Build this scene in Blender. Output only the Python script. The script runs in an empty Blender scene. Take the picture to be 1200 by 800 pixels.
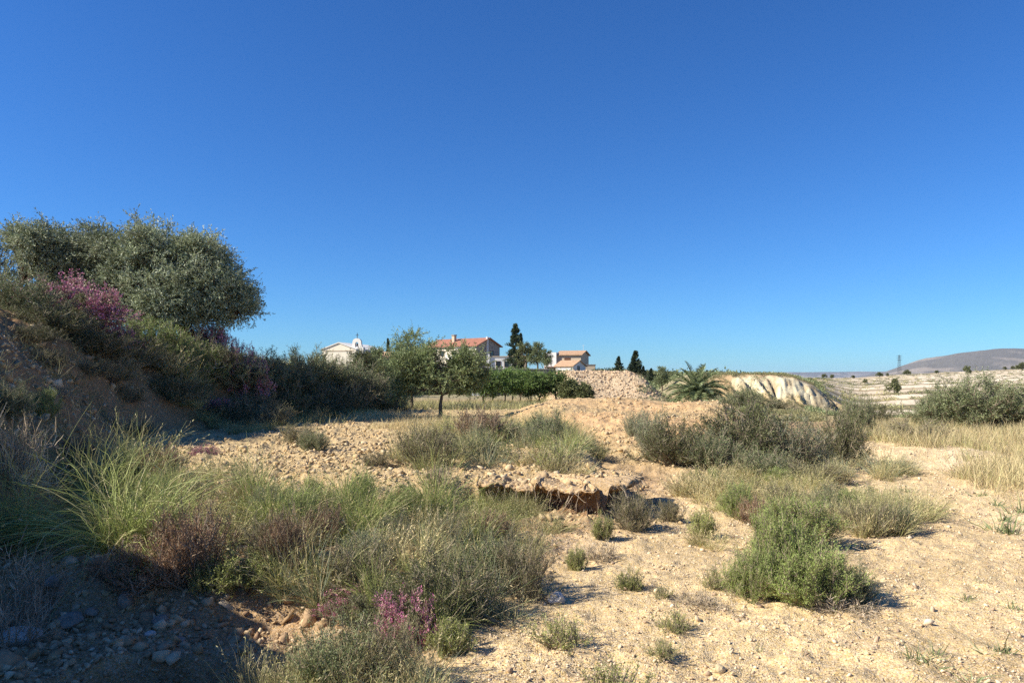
import bpy, math, random
import numpy as np
from math import radians as R

# ------------------------------------------------------------------ camera, sky, sun, exposure
C = bpy.context.scene
F = 867.0            # focal length in photo pixels (photo 1200 x 800)
HOR = 442.0          # horizon row
EYE = 1.6
cam_d = bpy.data.cameras.new('camera')
cam = bpy.data.objects.new('camera', cam_d)
C.collection.objects.link(cam)
cam_d.sensor_width = 36.0
cam_d.lens = 26.0
cam_d.shift_y = 42.0 / 1200.0
cam_d.clip_start = 0.05
cam_d.clip_end = 60000
cam.location = (0, 0, EYE)
cam.rotation_euler = (R(90), 0, 0)
C.camera = cam

SUN_EL = R(37.0)
SUN_AZ = math.atan2(-1.0, -0.22)      # sun stands to the left, a little behind the camera
sdir = (math.sin(SUN_AZ) * math.cos(SUN_EL), math.cos(SUN_AZ) * math.cos(SUN_EL), math.sin(SUN_EL))
w = bpy.data.worlds.new('World')
C.world = w
w.use_nodes = True
nt = w.node_tree
sky = nt.nodes.new('ShaderNodeTexSky')
sky.sky_type = 'NISHITA'
sky.sun_disc = False
sky.sun_elevation = SUN_EL
sky.sun_rotation = SUN_AZ
sky.altitude = 400
sky.air_density = 1.0
sky.dust_density = 0.0
sky.ozone_density = 2.5
bg = nt.nodes['Background']
hs = nt.nodes.new('ShaderNodeHueSaturation')
hs.inputs['Saturation'].default_value = 1.12
nt.links.new(sky.outputs[0], hs.inputs['Color'])
wb = nt.nodes.new('ShaderNodeVectorMath'); wb.operation = 'MULTIPLY'; wb.inputs[1].default_value = (.295, .585, .95)   # white balance of the phone picture
nt.links.new(hs.outputs[0], wb.inputs[0])
nt.links.new(wb.outputs[0], bg.inputs[0])
bg.inputs[1].default_value = 0.082
sl = bpy.data.lights.new('sun', 'SUN')
sl.energy = 5.0
sl.angle = R(0.5)
sl.color = (1.0, 0.925, 0.79)
so = bpy.data.objects.new('sun', sl)
C.collection.objects.link(so)
from mathutils import Vector, Matrix
so.rotation_euler = Vector(sdir).to_track_quat('Z', 'Y').to_euler()
C.view_settings.view_transform = 'Standard'
C.view_settings.look = 'None'
C.view_settings.exposure = 0.92
C.view_settings.gamma = 1
C.cycles.max_bounces = 6
C.cycles.diffuse_bounces = 4
C.cycles.transmission_bounces = 3
C.cycles.volume_bounces = 0
C.cycles.use_denoising = False
C.cycles.adaptive_threshold = 0.004

rng = np.random.default_rng(7)

# ------------------------------------------------------------------ noise
def _h(ix, iy, s):
    n = (ix.astype(np.int64) * 374761393 + iy.astype(np.int64) * 668265263 + s * 1442695041) & 0xFFFFFFFF
    n = ((n ^ (n >> 13)) * 1274126177) & 0xFFFFFFFF
    n = ((n ^ (n >> 16)) * 2246822519) & 0xFFFFFFFF
    return ((n ^ (n >> 15)) & 0xFFFFFF) / float(0xFFFFFF)

def vn(x, y, s=0):
    x0 = np.floor(x); y0 = np.floor(y)
    fx = x - x0; fy = y - y0
    fx = fx * fx * fx * (fx * (fx * 6 - 15) + 10); fy = fy * fy * fy * (fy * (fy * 6 - 15) + 10)
    a = _h(x0, y0, s); b = _h(x0 + 1, y0, s); c = _h(x0, y0 + 1, s); d = _h(x0 + 1, y0 + 1, s)
    return (a + (b - a) * fx) * (1 - fy) + (c + (d - c) * fx) * fy

def fbm(x, y, o=4, s=0, g=0.5):
    r = 0; a = 1; t = 0
    for i in range(o):
        r = r + a * vn(x * 2 ** i + 17.3 * i, y * 2 ** i - 9.1 * i, s + i * 7)
        t += a; a *= g
    return r / t - 0.5            # about -0.5 .. 0.5

def ss(a, b, t):
    k = np.clip((t - a) / (b - a), 0, 1)
    return k * k * (3 - 2 * k)

# ------------------------------------------------------------------ terrain height
TY = np.array([-60, 0, 4, 6.5, 9, 12, 15, 19, 23, 26, 29, 33, 42, 60, 90.])
TX = np.array([-3.4, -3.4, -3.5, -4.0, -5.2, -6.6, -7.3, -7.4, -6.0, -4.9, -4.6, -6.5, -14, -30, -60.])
HBY = np.array([0, 4.0, 6.0, 8.0, 9.6, 14, 20, 25, 29, 35, 60.])
HB = np.array([3.2, 3.1, 2.2, 2.1, 2.45, 2.7, 2.55, 1.9, 1.35, 1.1, 1.0])  # unseen crest nearest the camera raised so its shadow fills the gully
MX = np.array([0.0, .40, .47, .50, .53, .56, .60, .64, .68, .74, .82, .95, 1.2])
MZ = np.array([0, 0, 1.5, 4.5, 12, 20, 25.5, 29, 30.5, 29, 27, 14, 4]) / 867.0

def bank_d(x, y):
    t = np.interp(y, TY, TX)
    t = t + 0.9 * fbm(x * .25 + 3, y * .35, 2, 31) + .35 * fbm(x * 1.2, y * 1.2, 2, 32)
    return t - x

def terrace_edge(x, y):
    wob = .35 * fbm(x * .9, y * .9, 3, 5)
    yed = np.interp(x, [-6, -3.2, -1.6, -.9, -.45, .3, .9, 1.15, 1.5, 3], [8.4, 8.0, 7.9, 8.1, 8.75, 8.7, 8.45, 8.7, 9.3, 11])
    return yed + wob * .7 + .12 * fbm(x * 2.5, y * .6, 2, 6)

def zones(x, y):
    """height and material zones (numpy arrays)"""
    x = np.asarray(x, float); y = np.asarray(y, float)
    yy = np.maximum(y, .01)
    u = x / yy
    n1 = fbm(x * .35, y * .35, 3, 1); n2 = fbm(x * 1.6, y * 1.6, 4, 2)
    wob = .35 * fbm(x * .9, y * .9, 3, 5)
    # terrace
    yed = np.interp(x, [-6, -3.2, -1.6, -.9, -.45, .3, .9, 1.15, 1.5, 3], [8.4, 8.0, 7.9, 8.1, 8.75, 8.7, 8.45, 8.7, 9.3, 11])
    yed = yed + wob * .7 + .12 * fbm(x * 2.5, y * .6, 2, 6)
    setb = .38 * ss(-.42, -.12, x) * (1 - ss(1.5, 1.9, x))      # the cut bank stands in front of this step
    yed = yed + setb
    wd = np.interp(x, [-3, -.9, -.4, 1.6, 2.2], [1.8, 1.0, .13, .13, .8])
    xe = np.interp(y, [8, 9, 11, 14, 18, 25], [1.35, 1.45, 1.55, 1.8, 2.5, 3]) + wob
    terr = .36 * ss(0, 1, (y - yed) / wd) * ss(0, .45, xe - x + .3 * fbm(x * 2, y * 2, 3, 8)) * (1 - ss(27, 40, y))
    # low loose-soil ridge
    lf = np.interp(y, [8, 12, 20, 26], [1.6, .9, -.6, -.4])
    rt = np.interp(y, [8, 12, 18, 26], [2.4, 3.6, 5.9, 8.2])
    mnd = (.80 + .3 * n1) * ss(9.2, 21, y + wob) * ss(-1.3, 2.2, x - lf + wob * 1.5) * ss(-.6, 1.0, rt - x + wob) * (1 - ss(24, 30, y))
    low = np.maximum(terr, mnd)
    # small lip at the right
    lip = .17 * ss(14.3, 14.75, y + wob * .6) * ss(5.6, 6.6, x) * (1 - ss(9.0, 10.5, x)) * (1 - ss(16, 19, y))
    z = low + lip + .10 * n1 * ss(2, 8, y)
    # vegetated hummock, gully shelf and hole at the lower left
    z = z + .18 * ss(-4.6, -3.0, x) * (1 - ss(-1.3, -.2, x)) * ss(5.1, 5.9, y) * (1 - ss(8, 9, y))
    shelf = (1 - ss(-1.7, -.6, x + wob)) * (1 - ss(5.2, 5.8, y + wob * .5))
    z = z - .17 * shelf
    rad = np.sqrt(((x + 2.05) / .75) ** 2 + ((y - 4.0) / .62) ** 2) + wob * .6
    hole = 1 - ss(.82, 1.08, rad)
    z = z - .75 * hole
    # bank
    d = bank_d(x, y)
    hb = np.interp(y, HBY, HB)
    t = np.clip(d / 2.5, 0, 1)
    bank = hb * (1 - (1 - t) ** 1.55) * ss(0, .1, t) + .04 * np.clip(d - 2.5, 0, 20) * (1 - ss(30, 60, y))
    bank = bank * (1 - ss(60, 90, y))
    bank = bank + (.22 * fbm(x * 1.1, y * 1.1, 4, 11) + .10 * np.abs(fbm(x * 3, y * 3, 3, 12)) + 1.2 * fbm(x * .9, y * .9, 3, 13) * (1 - ss(4, 5.5, y))) * ss(0, .5, t)  # last term: out-of-view near crest made bumpy to dapple the light
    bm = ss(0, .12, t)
    z = z * (1 - .7 * bm) + bank
    # middle distance
    left = 1 - ss(.40, .48, u)
    vill = ss(55, 108, y) * (2.3 - .5 * ss(.14, .2, u)) * left
    vill = vill * (1 - ss(220, 900, y)) - 25 * ss(220, 2500, y) * left
    # spoil heap
    heap = (1.95 + .1 * fbm(x, y, 3, 21)) * ss(40.5, 47, y + 2 * n1) * (1 - ss(56, 62, y)) * ss(1.6, 3.7, x) * (1 - ss(7.4, 10.2, x + .4 * n1))
    # badland ridge
    cz = np.interp(x, [9, 12, 14.6, 20, 21.6, 23.1, 25, 28], [.0, .6, 1.8, 1.7, 1.15, .15, -.8, -1.6]) + .25 * n1
    wx = x + .5 * fbm(x * .6, y * .6, 3, 40); rl = np.abs(fbm(wx * .7 + .1 * y, y * .16, 3, 41)) * 3.6 + 1.3 * np.abs(fbm(wx * 2.4 + .3 * y, y * .5, 3, 43))
    prof = ss(45.2, 50.8, y + 1.2 * rl)
    face = prof * (1 - prof) * 4
    badr = cz * prof * (1 - ss(60, 75, y)) * ss(9.5, 14, x) - .5 * (1 - np.minimum(rl * 1.5, 1)) ** 2 * face + (.45 * fbm(x * 1.3, y * .9, 4, 46) + .30 * (.5 - 2 * np.abs(fbm(wx * 2.6, y * .8, 3, 47)))) * face * ss(11, 14, x)
    badr = badr * (1 - ss(24, 30, x))
    # valley and terraced far side
    val = ss(.36, .47, u) * ss(24, 30, y)
    q = np.clip((y - 95) / 330 + .10 * fbm(x * .008, y * .004, 3, 51), 0, 1.05)
    ns = 11.0
    qs = q * ns + .5 * fbm(x * .02, y * .02, 3, 52)
    fr = qs - np.floor(qs)
    st = (np.floor(qs) + ss(.78, .98, fr)) / ns
    crest = np.interp(u, [.40, .47, .52, .6, .7], [5.0, 6.0, 7.6, 9.3, 11.0])
    vz = -4.6 * ss(24, 90, y) + crest * st + .5 * fbm(x * .06, y * .06, 3, 53) * ss(40, 100, y)
    vz = vz - 12 * ss(440, 2200, y)
    z = z + vill + heap + badr + val * vz
    # mountains
    m = np.interp(u, MX, MZ) * 5000
    ridge = ss(3300, 5000, y) * (1 - ss(5400, 7600, y))
    z = z + ridge * (m * (1 + .05 * fbm(x * .0012, y * .0012, 3, 61)) + (18 if True else 0) * ss(.42, .55, u) + 35 * fbm(x * .003, y * .003, 4, 62) * ss(.45, .58, u))
    far = ss(11000, 12500, y) * (1 - ss(13500, 15500, y)) * ss(.28, .37, u) * (1 - ss(.5, .62, u))
    z = z + far * (115 + 60 * fbm(x * .0006, y * .0002, 3, 63))
    # ---- small relief
    sand = ss(-.6, .5, x - np.interp(y, [3, 5, 6, 7, 8.5, 10, 12, 14], [-.9, -.35, .2, .7, 1.3, 2.1, 3.0, 3.6]) + wob * 1.5) * (1 - ss(.05, .22, low)) * (1 - ss(16, 22, y))
    clod = np.clip(ss(.04, .2, low), 0, 1) * (1 - ss(26, 32, y))
    nf = fbm(x * 5, y * 5, 4, 71)
    rough = np.where(y < 60, 1, 0) * (.03 * sand + .10 * clod * (1 - sand) + .09 * (1 - sand) * (1 - clod) * (1 - ss(18, 26, y)) + .05)
    z = z + rough * nf + .05 * n2 * (1 - sand) * (1 - ss(40, 60, y)) + .012 * n2 * sand
    zc = dict(sand=sand, clod=clod, bank=bm, n1=n1,
              orange=ss(.1, .6, mnd / .6) + .5 * lip / .17, scarp=np.clip(face * ss(13.6, 16, x + 3 * n1) * (1 - ss(24, 26, x)) * 1.5 * (1 - .8 * ss(.0, .12, fbm(x * .5, y * .5, 3, 45))), 0, 1),
              heap=ss(.1, .5, heap), val=val * ss(30, 60, y), step=ss(.7, .82, fr) * val * ss(100, 130, y) * (1 - ss(440, 520, y)), mount=ss(2500, 3600, y), hole=hole)
    return z, zc

def H(x, y):
    return float(zones(np.array([x]), np.array([y]))[0][0])

_rt = np.concatenate([np.arange(2.5, 30, .03), np.arange(30, 140, .25), np.arange(140, 900, 2.)])
def at(px, py):
    """ground point under a photo pixel"""
    uu = (px - 600) / F; vv = (HOR - py) / F
    z = zones(uu * _rt, _rt)[0]
    ray = EYE + vv * _rt
    k = np.argmax(ray < z)
    if ray[k] >= z[k]: k = len(_rt) - 1
    y = _rt[k]
    return (uu * y, y, z[k])

# ------------------------------------------------------------------ mesh helpers
def mesh_np(name, V, Fc, mats=(), fm=None, smooth=False):
    """V (n,3); Fc list of (k,m) int arrays of equal-sided faces; fm list of material index per array"""
    me = bpy.data.meshes.new(name)
    V = np.asarray(V, np.float32)
    me.vertices.add(len(V)); me.vertices.foreach_set('co', V.ravel())
    if not isinstance(Fc, (list, tuple)): Fc = [Fc]
    loops = np.concatenate([f.ravel() for f in Fc]).astype(np.int32)
    sizes = np.concatenate([np.full(len(f), f.shape[1], np.int32) for f in Fc])
    starts = np.concatenate([[0], np.cumsum(sizes)[:-1]]).astype(np.int32)
    me.loops.add(len(loops)); me.loops.foreach_set('vertex_index', loops)
    me.polygons.add(len(sizes)); me.polygons.foreach_set('loop_start', starts); me.polygons.foreach_set('loop_total', sizes)
    for m in mats: me.materials.append(m)
    if fm is not None:
        mi = np.concatenate([np.full(len(f), k, np.int32) for f, k in zip(Fc, fm)])
        me.polygons.foreach_set('material_index', mi)
    if smooth: me.polygons.foreach_set('use_smooth', np.ones(len(sizes), bool))
    me.update(calc_edges=True); me.validate()
    return me

def link(name, me, parent=None):
    o = bpy.data.objects.new(name, me)
    C.collection.objects.link(o)
    if parent is not None: o.parent = parent
    return o

def tag(o, label, cat, group=None, kind=None):
    if label: o['label'] = label
    if cat: o['category'] = cat
    if group: o['group'] = group
    if kind: o['kind'] = kind
    return o

def norm(a): return a / np.maximum(np.linalg.norm(a, axis=-1, keepdims=True), 1e-9)

def rand_unit(n, r):
    return norm(r.normal(size=(n, 3)))

def ribbons(P, W, side=None, r=rng):
    """P (N,S,3) polylines, W (N,S) widths -> verts, quads"""
    N, S, _ = P.shape
    T = np.gradient(P, axis=1)
    if side is None: side = rand_unit(N, r)[:, None, :]
    sd = norm(np.cross(T, np.broadcast_to(side, T.shape)))
    A = P + sd * W[..., None] * .5; B = P - sd * W[..., None] * .5
    V = np.stack([A, B], 2).reshape(-1, 3)
    base = (np.arange(N) * S * 2)[:, None] + (np.arange(S - 1) * 2)[None]
    Fq = np.stack([base, base + 1, base + 3, base + 2], -1).reshape(-1, 4)
    return V, Fq

def leaves(Cn, D, L, Wd, r=rng):
    """diamond leaves at Cn pointing along D"""
    n = len(Cn)
    S = norm(np.cross(D, rand_unit(n, r)))
    L = np.broadcast_to(np.asarray(L, float).reshape(-1, 1), (n, 1)); Wd = np.broadcast_to(np.asarray(Wd, float).reshape(-1, 1), (n, 1))
    V = np.stack([Cn, Cn + D * L * .5 + S * Wd * .5, Cn + D * L, Cn + D * L * .5 - S * Wd * .5], 1).reshape(-1, 3)
    return V, np.arange(4 * n).reshape(n, 4)

def tubes(P, Rd, k=5):
    """tapered tubes along polylines P (N,S,3), radii (N,S)"""
    N, S, _ = P.shape
    T = norm(np.gradient(P, axis=1))
    ref = np.where(np.abs(T[..., 2:3]) > .9, np.array([1., 0, 0]), np.array([0, 0, 1.]))
    A = norm(np.cross(T, ref)); B = np.cross(T, A)
    an = np.arange(k) / k * 2 * np.pi
    V = P[:, :, None] + Rd[:, :, None, None] * (A[:, :, None] * np.cos(an)[:, None] + B[:, :, None] * np.sin(an)[:, None])
    V = V.reshape(-1, 3)
    i = np.arange(N)[:, None, None] * S * k + np.arange(S - 1)[None, :, None] * k
    j = np.arange(k)[None, None]; j2 = (j + 1) % k
    Fq = np.stack([i + j, i + j2, i + k + j2, i + k + j], -1).reshape(-1, 4)
    return V, Fq

class Acc:
    def __init__(s): s.V = []; s.Fc = []; s.m = []; s.n = 0
    def add(s, VF, m=0):
        V, Fq = VF
        s.V.append(V); s.Fc.append(Fq + s.n); s.m.append(m); s.n += len(V); return s
    def build(s, name, mats, smooth=False): return mesh_np(name, np.concatenate(s.V), s.Fc, mats, s.m, smooth)
    def verts(s): return np.concatenate(s.V)

# ------------------------------------------------------------------ materials
def newmat(name):
    m = bpy.data.materials.new(name); m.use_nodes = True
    return m, m.node_tree, m.node_tree.nodes['Principled BSDF'], m.node_tree.nodes['Material Output']

def ramp(nt, stops, fac=None):
    n = nt.nodes.new('ShaderNodeValToRGB')
    e = n.color_ramp.elements
    while len(e) < len(stops): e.new(.5)
    for k, (p, c) in enumerate(stops):
        e[k].position = p; e[k].color = (*c, 1)
    if fac is not None: nt.links.new(fac, n.inputs[0])
    return n.outputs[0]

def leafmat(name, cols, trans=.25, rough=.6, nscale=3.0):
    m, nt, b, out = newmat(name)
    g = nt.nodes.new('ShaderNodeNewGeometry')
    n = len(cols)
    c = ramp(nt, [((k + .0) / max(n - 1, 1), col) for k, col in enumerate(cols)], g.outputs['Random Per Island'])
    tc = nt.nodes.new('ShaderNodeTexCoord'); no = nt.nodes.new('ShaderNodeTexNoise'); no.inputs['Scale'].default_value = nscale
    nt.links.new(tc.outputs['Object'], no.inputs['Vector'])
    mr = nt.nodes.new('ShaderNodeMapRange'); mr.inputs[1].default_value = .3; mr.inputs[2].default_value = .7; mr.inputs[3].default_value = .7; mr.inputs[4].default_value = 1.3
    nt.links.new(no.outputs[0], mr.inputs[0])
    oi = nt.nodes.new('ShaderNodeObjectInfo')
    mo = nt.nodes.new('ShaderNodeMapRange'); mo.inputs[3].default_value = .82; mo.inputs[4].default_value = 1.18
    nt.links.new(oi.outputs['Random'], mo.inputs[0])
    mu = nt.nodes.new('ShaderNodeMath'); mu.operation = 'MULTIPLY'
    nt.links.new(mr.outputs[0], mu.inputs[0]); nt.links.new(mo.outputs[0], mu.inputs[1])
    vm = nt.nodes.new('ShaderNodeVectorMath'); vm.operation = 'SCALE'
    nt.links.new(c, vm.inputs[0]); nt.links.new(mu.outputs[0], vm.inputs['Scale'])
    nt.links.new(vm.outputs[0], b.inputs['Base Color'])
    b.inputs['Roughness'].default_value = rough
    b.inputs['Specular IOR Level'].default_value = .25
    if trans:
        t = nt.nodes.new('ShaderNodeBsdfTranslucent'); nt.links.new(vm.outputs[0], t.inputs[0])
        mx = nt.nodes.new('ShaderNodeMixShader'); mx.inputs[0].default_value = trans
        nt.links.new(b.outputs[0], mx.inputs[1]); nt.links.new(t.outputs[0], mx.inputs[2])
        nt.links.new(mx.outputs[0], out.inputs[0])
    return m

def solid(name, col, rough=.85, var=.25, scale=6.0, bump=.3, col2=None, bscale=None):
    m, nt, b, out = newmat(name)
    tc = nt.nodes.new('ShaderNodeTexCoord'); no = nt.nodes.new('ShaderNodeTexNoise')
    no.inputs['Scale'].default_value = scale; no.inputs['Detail'].default_value = 6; no.inputs['Roughness'].default_value = .65
    nt.links.new(tc.outputs['Object'], no.inputs['Vector'])
    c2 = col2 or tuple(v * (1 - var) for v in col)
    c = ramp(nt, [(.35, c2), (.65, col)], no.outputs[0])
    nt.links.new(c, b.inputs['Base Color']); b.inputs['Roughness'].default_value = rough; b.inputs['Specular IOR Level'].default_value = .2
    if bump:
        bp = nt.nodes.new('ShaderNodeBump'); bp.inputs['Strength'].default_value = bump; bp.inputs['Distance'].default_value = .02
        nt.links.new(no.outputs[0], bp.inputs['Height']); nt.links.new(bp.outputs[0], b.inputs['Normal'])
    return m

# ------------------------------------------------------------------ terrain sheet
def ground_material():
    m, nt, b, out = newmat('dry_soil')
    at_ = nt.nodes.new('ShaderNodeAttribute'); at_.attribute_name = 'soil'
    tc = nt.nodes.new('ShaderNodeTexCoord')
    def noise(s, d=6, r=.65):
        n = nt.nodes.new('ShaderNodeTexNoise'); n.inputs['Scale'].default_value = s; n.inputs['Detail'].default_value = d; n.inputs['Roughness'].default_value = r
        nt.links.new(tc.outputs['Object'], n.inputs['Vector']); return n.outputs[0]
    def mr(x, a, b_, c, d):
        n = nt.nodes.new('ShaderNodeMapRange'); [setattr(n.inputs[i + 1], 'default_value', v) for i, v in enumerate((a, b_, c, d))]
        nt.links.new(x, n.inputs[0]); return n.outputs[0]
    def mul(a, b_):
        n = nt.nodes.new('ShaderNodeMath'); n.operation = 'MULTIPLY'; nt.links.new(a, n.inputs[0]); nt.links.new(b_, n.inputs[1]); return n.outputs[0]
    vo = nt.nodes.new('ShaderNodeTexVoronoi'); vo.inputs['Scale'].default_value = 85; nt.links.new(tc.outputs['Object'], vo.inputs['Vector'])
    vs = nt.nodes.new('ShaderNodeSeparateColor'); nt.links.new(vo.outputs['Color'], vs.inputs[0])
    f = mul(mul(mr(noise(.9), .3, .7, .84, 1.14), mr(noise(9), .3, .7, .80, 1.18)), mul(mr(vs.outputs[0], 0, 1, .74, 1.22), mr(noise(70, 3), .3, .7, .8, 1.2)))
    vm = nt.nodes.new('ShaderNodeVectorMath'); vm.operation = 'SCALE'
    nt.links.new(at_.outputs['Color'], vm.inputs[0]); nt.links.new(f, vm.inputs['Scale'])
    hs = nt.nodes.new('ShaderNodeHueSaturation'); nt.links.new(vm.outputs[0], hs.inputs['Color'])
    nt.links.new(mr(vs.outputs[1], 0, 1, .8, 1.2), hs.inputs['Saturation'])
    nt.links.new(hs.outputs[0], b.inputs['Base Color'])
    b.inputs['Roughness'].default_value = .95; b.inputs['Specular IOR Level'].default_value = .1
    ad = nt.nodes.new('ShaderNodeMath'); ad.operation = 'ADD'
    nt.links.new(mr(vo.outputs['Distance'], 0, .6, 1, 0), ad.inputs[0]); nt.links.new(mr(noise(22, 6, .7), 0, 1, 0, 3), ad.inputs[1])
    bp = nt.nodes.new('ShaderNodeBump'); bp.inputs['Strength'].default_value = .7; bp.inputs['Distance'].default_value = .006
    nt.links.new(ad.outputs[0], bp.inputs['Height']); nt.links.new(bp.outputs[0], b.inputs['Normal'])
    return m

MG = ground_material()

def soil_colour(x, y, zc):
    n = fbm(x * .5, y * .5, 4, 81)[:, None]; n2 = fbm(x * 2.3, y * 2.3, 3, 82)[:, None]
    def mix(a, c, t): return a * (1 - t[:, None]) + np.array(c) * t[:, None]
    col = np.tile(np.array([.39, .265, .15]), (len(x), 1))
    col = mix(col, (.47, .35, .19), zc['clod'])
    col = mix(col, (.52, .325, .17), np.clip(zc['orange'], 0, 1) * .75 * ss(-.25, .3, n[:, 0] + .1))
    col = mix(col, (.60, .45, .25), zc['sand'])
    col = mix(col, (.66, .535, .37), zc['sand'] * ss(.02, .3, n[:, 0]) * .6)
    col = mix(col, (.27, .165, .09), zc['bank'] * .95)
    col = mix(col, (.40, .36, .18), ss(24, 30, y) * (1 - ss(44, 50, y)) * .5)
    col = mix(col, (.50, .39, .26), zc['heap'])
    col = mix(col, (.27, .235, .14), ss(45, 60, y) * (1 - zc['heap']))
    col = mix(col, (.58, .52, .36), np.clip(zc['scarp'] * (1.1 + 3 * n2[:, 0]), 0, 1))
    fl = ss(-.05, .12, fbm(x * .05, y * .03, 4, 83))
    v = zc['val']
    col = mix(col, (.30, .225, .125), v)
    col = mix(col, (.13, .125, .07), v * ss(-.04, .08, fbm(x * .11, y * .07, 4, 84)) * .85)
    col = mix(col, (.50, .41, .29), v * fl * .35)
    col = mix(col, (.66, .56, .42), zc['step'] * (.65 + .35 * ss(-.1, .1, fbm(x * .03, y * .03, 3, 85))))
    col = mix(col, (.15, .14, .125), zc['mount'])
    col = mix(col, (.27, .235, .20), zc['mount'] * ss(-.03, .1, fbm(x * .004, y * .0022, 5, 86)))
    n3 = fbm(x * .18 + 3, y * .8, 3, 87)[:, None]
    return col * (1 + .34 * n + .2 * n2 + .3 * n3 * zc['sand'][:, None])

def build_ground():
    th = np.concatenate([np.linspace(-math.pi, -.80, 160)[:-1], np.linspace(-.80, .80, 1150)[:-1], np.linspace(.80, math.pi, 160)])
    r = np.concatenate([np.geomspace(.5, 2.4, 30)[:-1], np.geomspace(2.4, 60, 560)[:-1], np.geomspace(60, 1000, 270)[:-1], np.geomspace(1000, 17000, 190)])
    RR, TT = np.meshgrid(r, th, indexing='ij')
    X = (RR * np.sin(TT)).ravel(); Y = (RR * np.cos(TT)).ravel()
    Z = np.empty_like(X); Cc = np.empty((len(X), 3))
    for a in range(0, len(X), 300000):
        sl_ = slice(a, a + 300000)
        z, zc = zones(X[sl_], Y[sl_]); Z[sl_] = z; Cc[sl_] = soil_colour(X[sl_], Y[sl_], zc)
    nr, nth = RR.shape
    i = (np.arange(nr - 1) * nth)[:, None] + np.arange(nth - 1)[None]
    Fq = np.stack([i, i + nth, i + nth + 1, i + 1], -1).reshape(-1, 4)
    V = np.stack([X, Y, Z], 1)
    V = np.concatenate([V, [[0, 0, H(0, 0.01)]]]); Cc = np.concatenate([Cc, Cc[:1]])
    k = np.arange(nth - 1); tri = np.stack([np.full(nth - 1, len(V) - 1), k, k + 1], 1)
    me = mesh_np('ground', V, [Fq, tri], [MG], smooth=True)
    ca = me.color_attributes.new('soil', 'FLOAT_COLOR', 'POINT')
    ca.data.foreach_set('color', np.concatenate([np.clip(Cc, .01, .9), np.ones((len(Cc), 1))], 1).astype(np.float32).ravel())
    o = link('ground', me); o['kind'] = 'structure'
    return o
build_ground()

# ------------------------------------------------------------------ stones and clods (uncountable)
ICO_V = None
def ico():
    global ICO_V, ICO_F
    t = (1 + 5 ** .5) / 2
    v = np.array([[-1, t, 0], [1, t, 0], [-1, -t, 0], [1, -t, 0], [0, -1, t], [0, 1, t], [0, -1, -t], [0, 1, -t], [t, 0, -1], [t, 0, 1], [-t, 0, -1], [-t, 0, 1]])
    ICO_V = v / np.linalg.norm(v[0])
    ICO_F = np.array([[0, 11, 5], [0, 5, 1], [0, 1, 7], [0, 7, 10], [0, 10, 11], [1, 5, 9], [5, 11, 4], [11, 10, 2], [10, 7, 6], [7, 1, 8], [3, 9, 4], [3, 4, 2], [3, 2, 6], [3, 6, 8], [3, 8, 9], [4, 9, 5], [2, 4, 11], [6, 2, 10], [8, 6, 7], [9, 8, 1]])
ico()

def rockmesh(P, S, r, sub=False):
    n = len(P)
    J = ICO_V[None] * (1 + r.uniform(-.38, .34, (n, 12, 1))) + r.normal(0, .12, (n, 12, 3))
    sc = r.uniform(.6, 1.25, (n, 1, 3)); sc[..., 2] *= .72
    J = J * sc * S[:, None, None]
    a = r.uniform(0, 6.28, n); ca, sa = np.cos(a)[:, None], np.sin(a)[:, None]
    tl = r.normal(0, .3, (n, 2))
    X = J[..., 0] * ca - J[..., 1] * sa; Y = J[..., 0] * sa + J[..., 1] * ca
    Z = J[..., 2] + X * tl[:, :1] + Y * tl[:, 1:]
    V = np.stack([X, Y, Z], -1) + P[:, None]
    Fc = (np.arange(n) * 12)[:, None, None] + ICO_F[None]
    return V.reshape(-1, 3), Fc.reshape(-1, 3)

def stonemat(name, cols):
    m, nt, b, out = newmat(name)
    g = nt.nodes.new('ShaderNodeNewGeometry')
    c = ramp(nt, [(k / (len(cols) - 1), q) for k, q in enumerate(cols)], g.outputs['Random Per Island'])
    tc = nt.nodes.new('ShaderNodeTexCoord'); no = nt.nodes.new('ShaderNodeTexNoise'); no.inputs['Scale'].default_value = 30; no.inputs['Detail'].default_value = 5
    nt.links.new(tc.outputs['Object'], no.inputs['Vector'])
    mr = nt.nodes.new('ShaderNodeMapRange'); mr.inputs[1].default_value = .3; mr.inputs[2].default_value = .7; mr.inputs[3].default_value = .8; mr.inputs[4].default_value = 1.15
    nt.links.new(no.outputs[0], mr.inputs[0])
    vm = nt.nodes.new('ShaderNodeVectorMath'); vm.operation = 'SCALE'; nt.links.new(c, vm.inputs[0]); nt.links.new(mr.outputs[0], vm.inputs['Scale'])
    nt.links.new(vm.outputs[0], b.inputs['Base Color']); b.inputs['Roughness'].default_value = .95; b.inputs['Specular IOR Level'].default_value = .1
    bp = nt.nodes.new('ShaderNodeBump'); bp.inputs['Strength'].default_value = .6; bp.inputs['Distance'].default_value = .01
    nt.links.new(no.outputs[0], bp.inputs['Height']); nt.links.new(bp.outputs[0], b.inputs['Normal'])
    return m
M_PEB = stonemat('pebble', [(.45, .33, .21), (.62, .48, .31), (.70, .58, .42), (.55, .40, .26), (.30, .22, .16)])
M_CLOD = stonemat('clod_earth', [(.42, .31, .17), (.52, .395, .23), (.49, .335, .17), (.58, .47, .30), (.31, .22, .13)])
M_DARK = stonemat('bank_stone', [(.36, .24, .14), (.46, .33, .20), (.30, .19, .11), (.60, .47, .31), (.26, .17, .10)])

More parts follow.
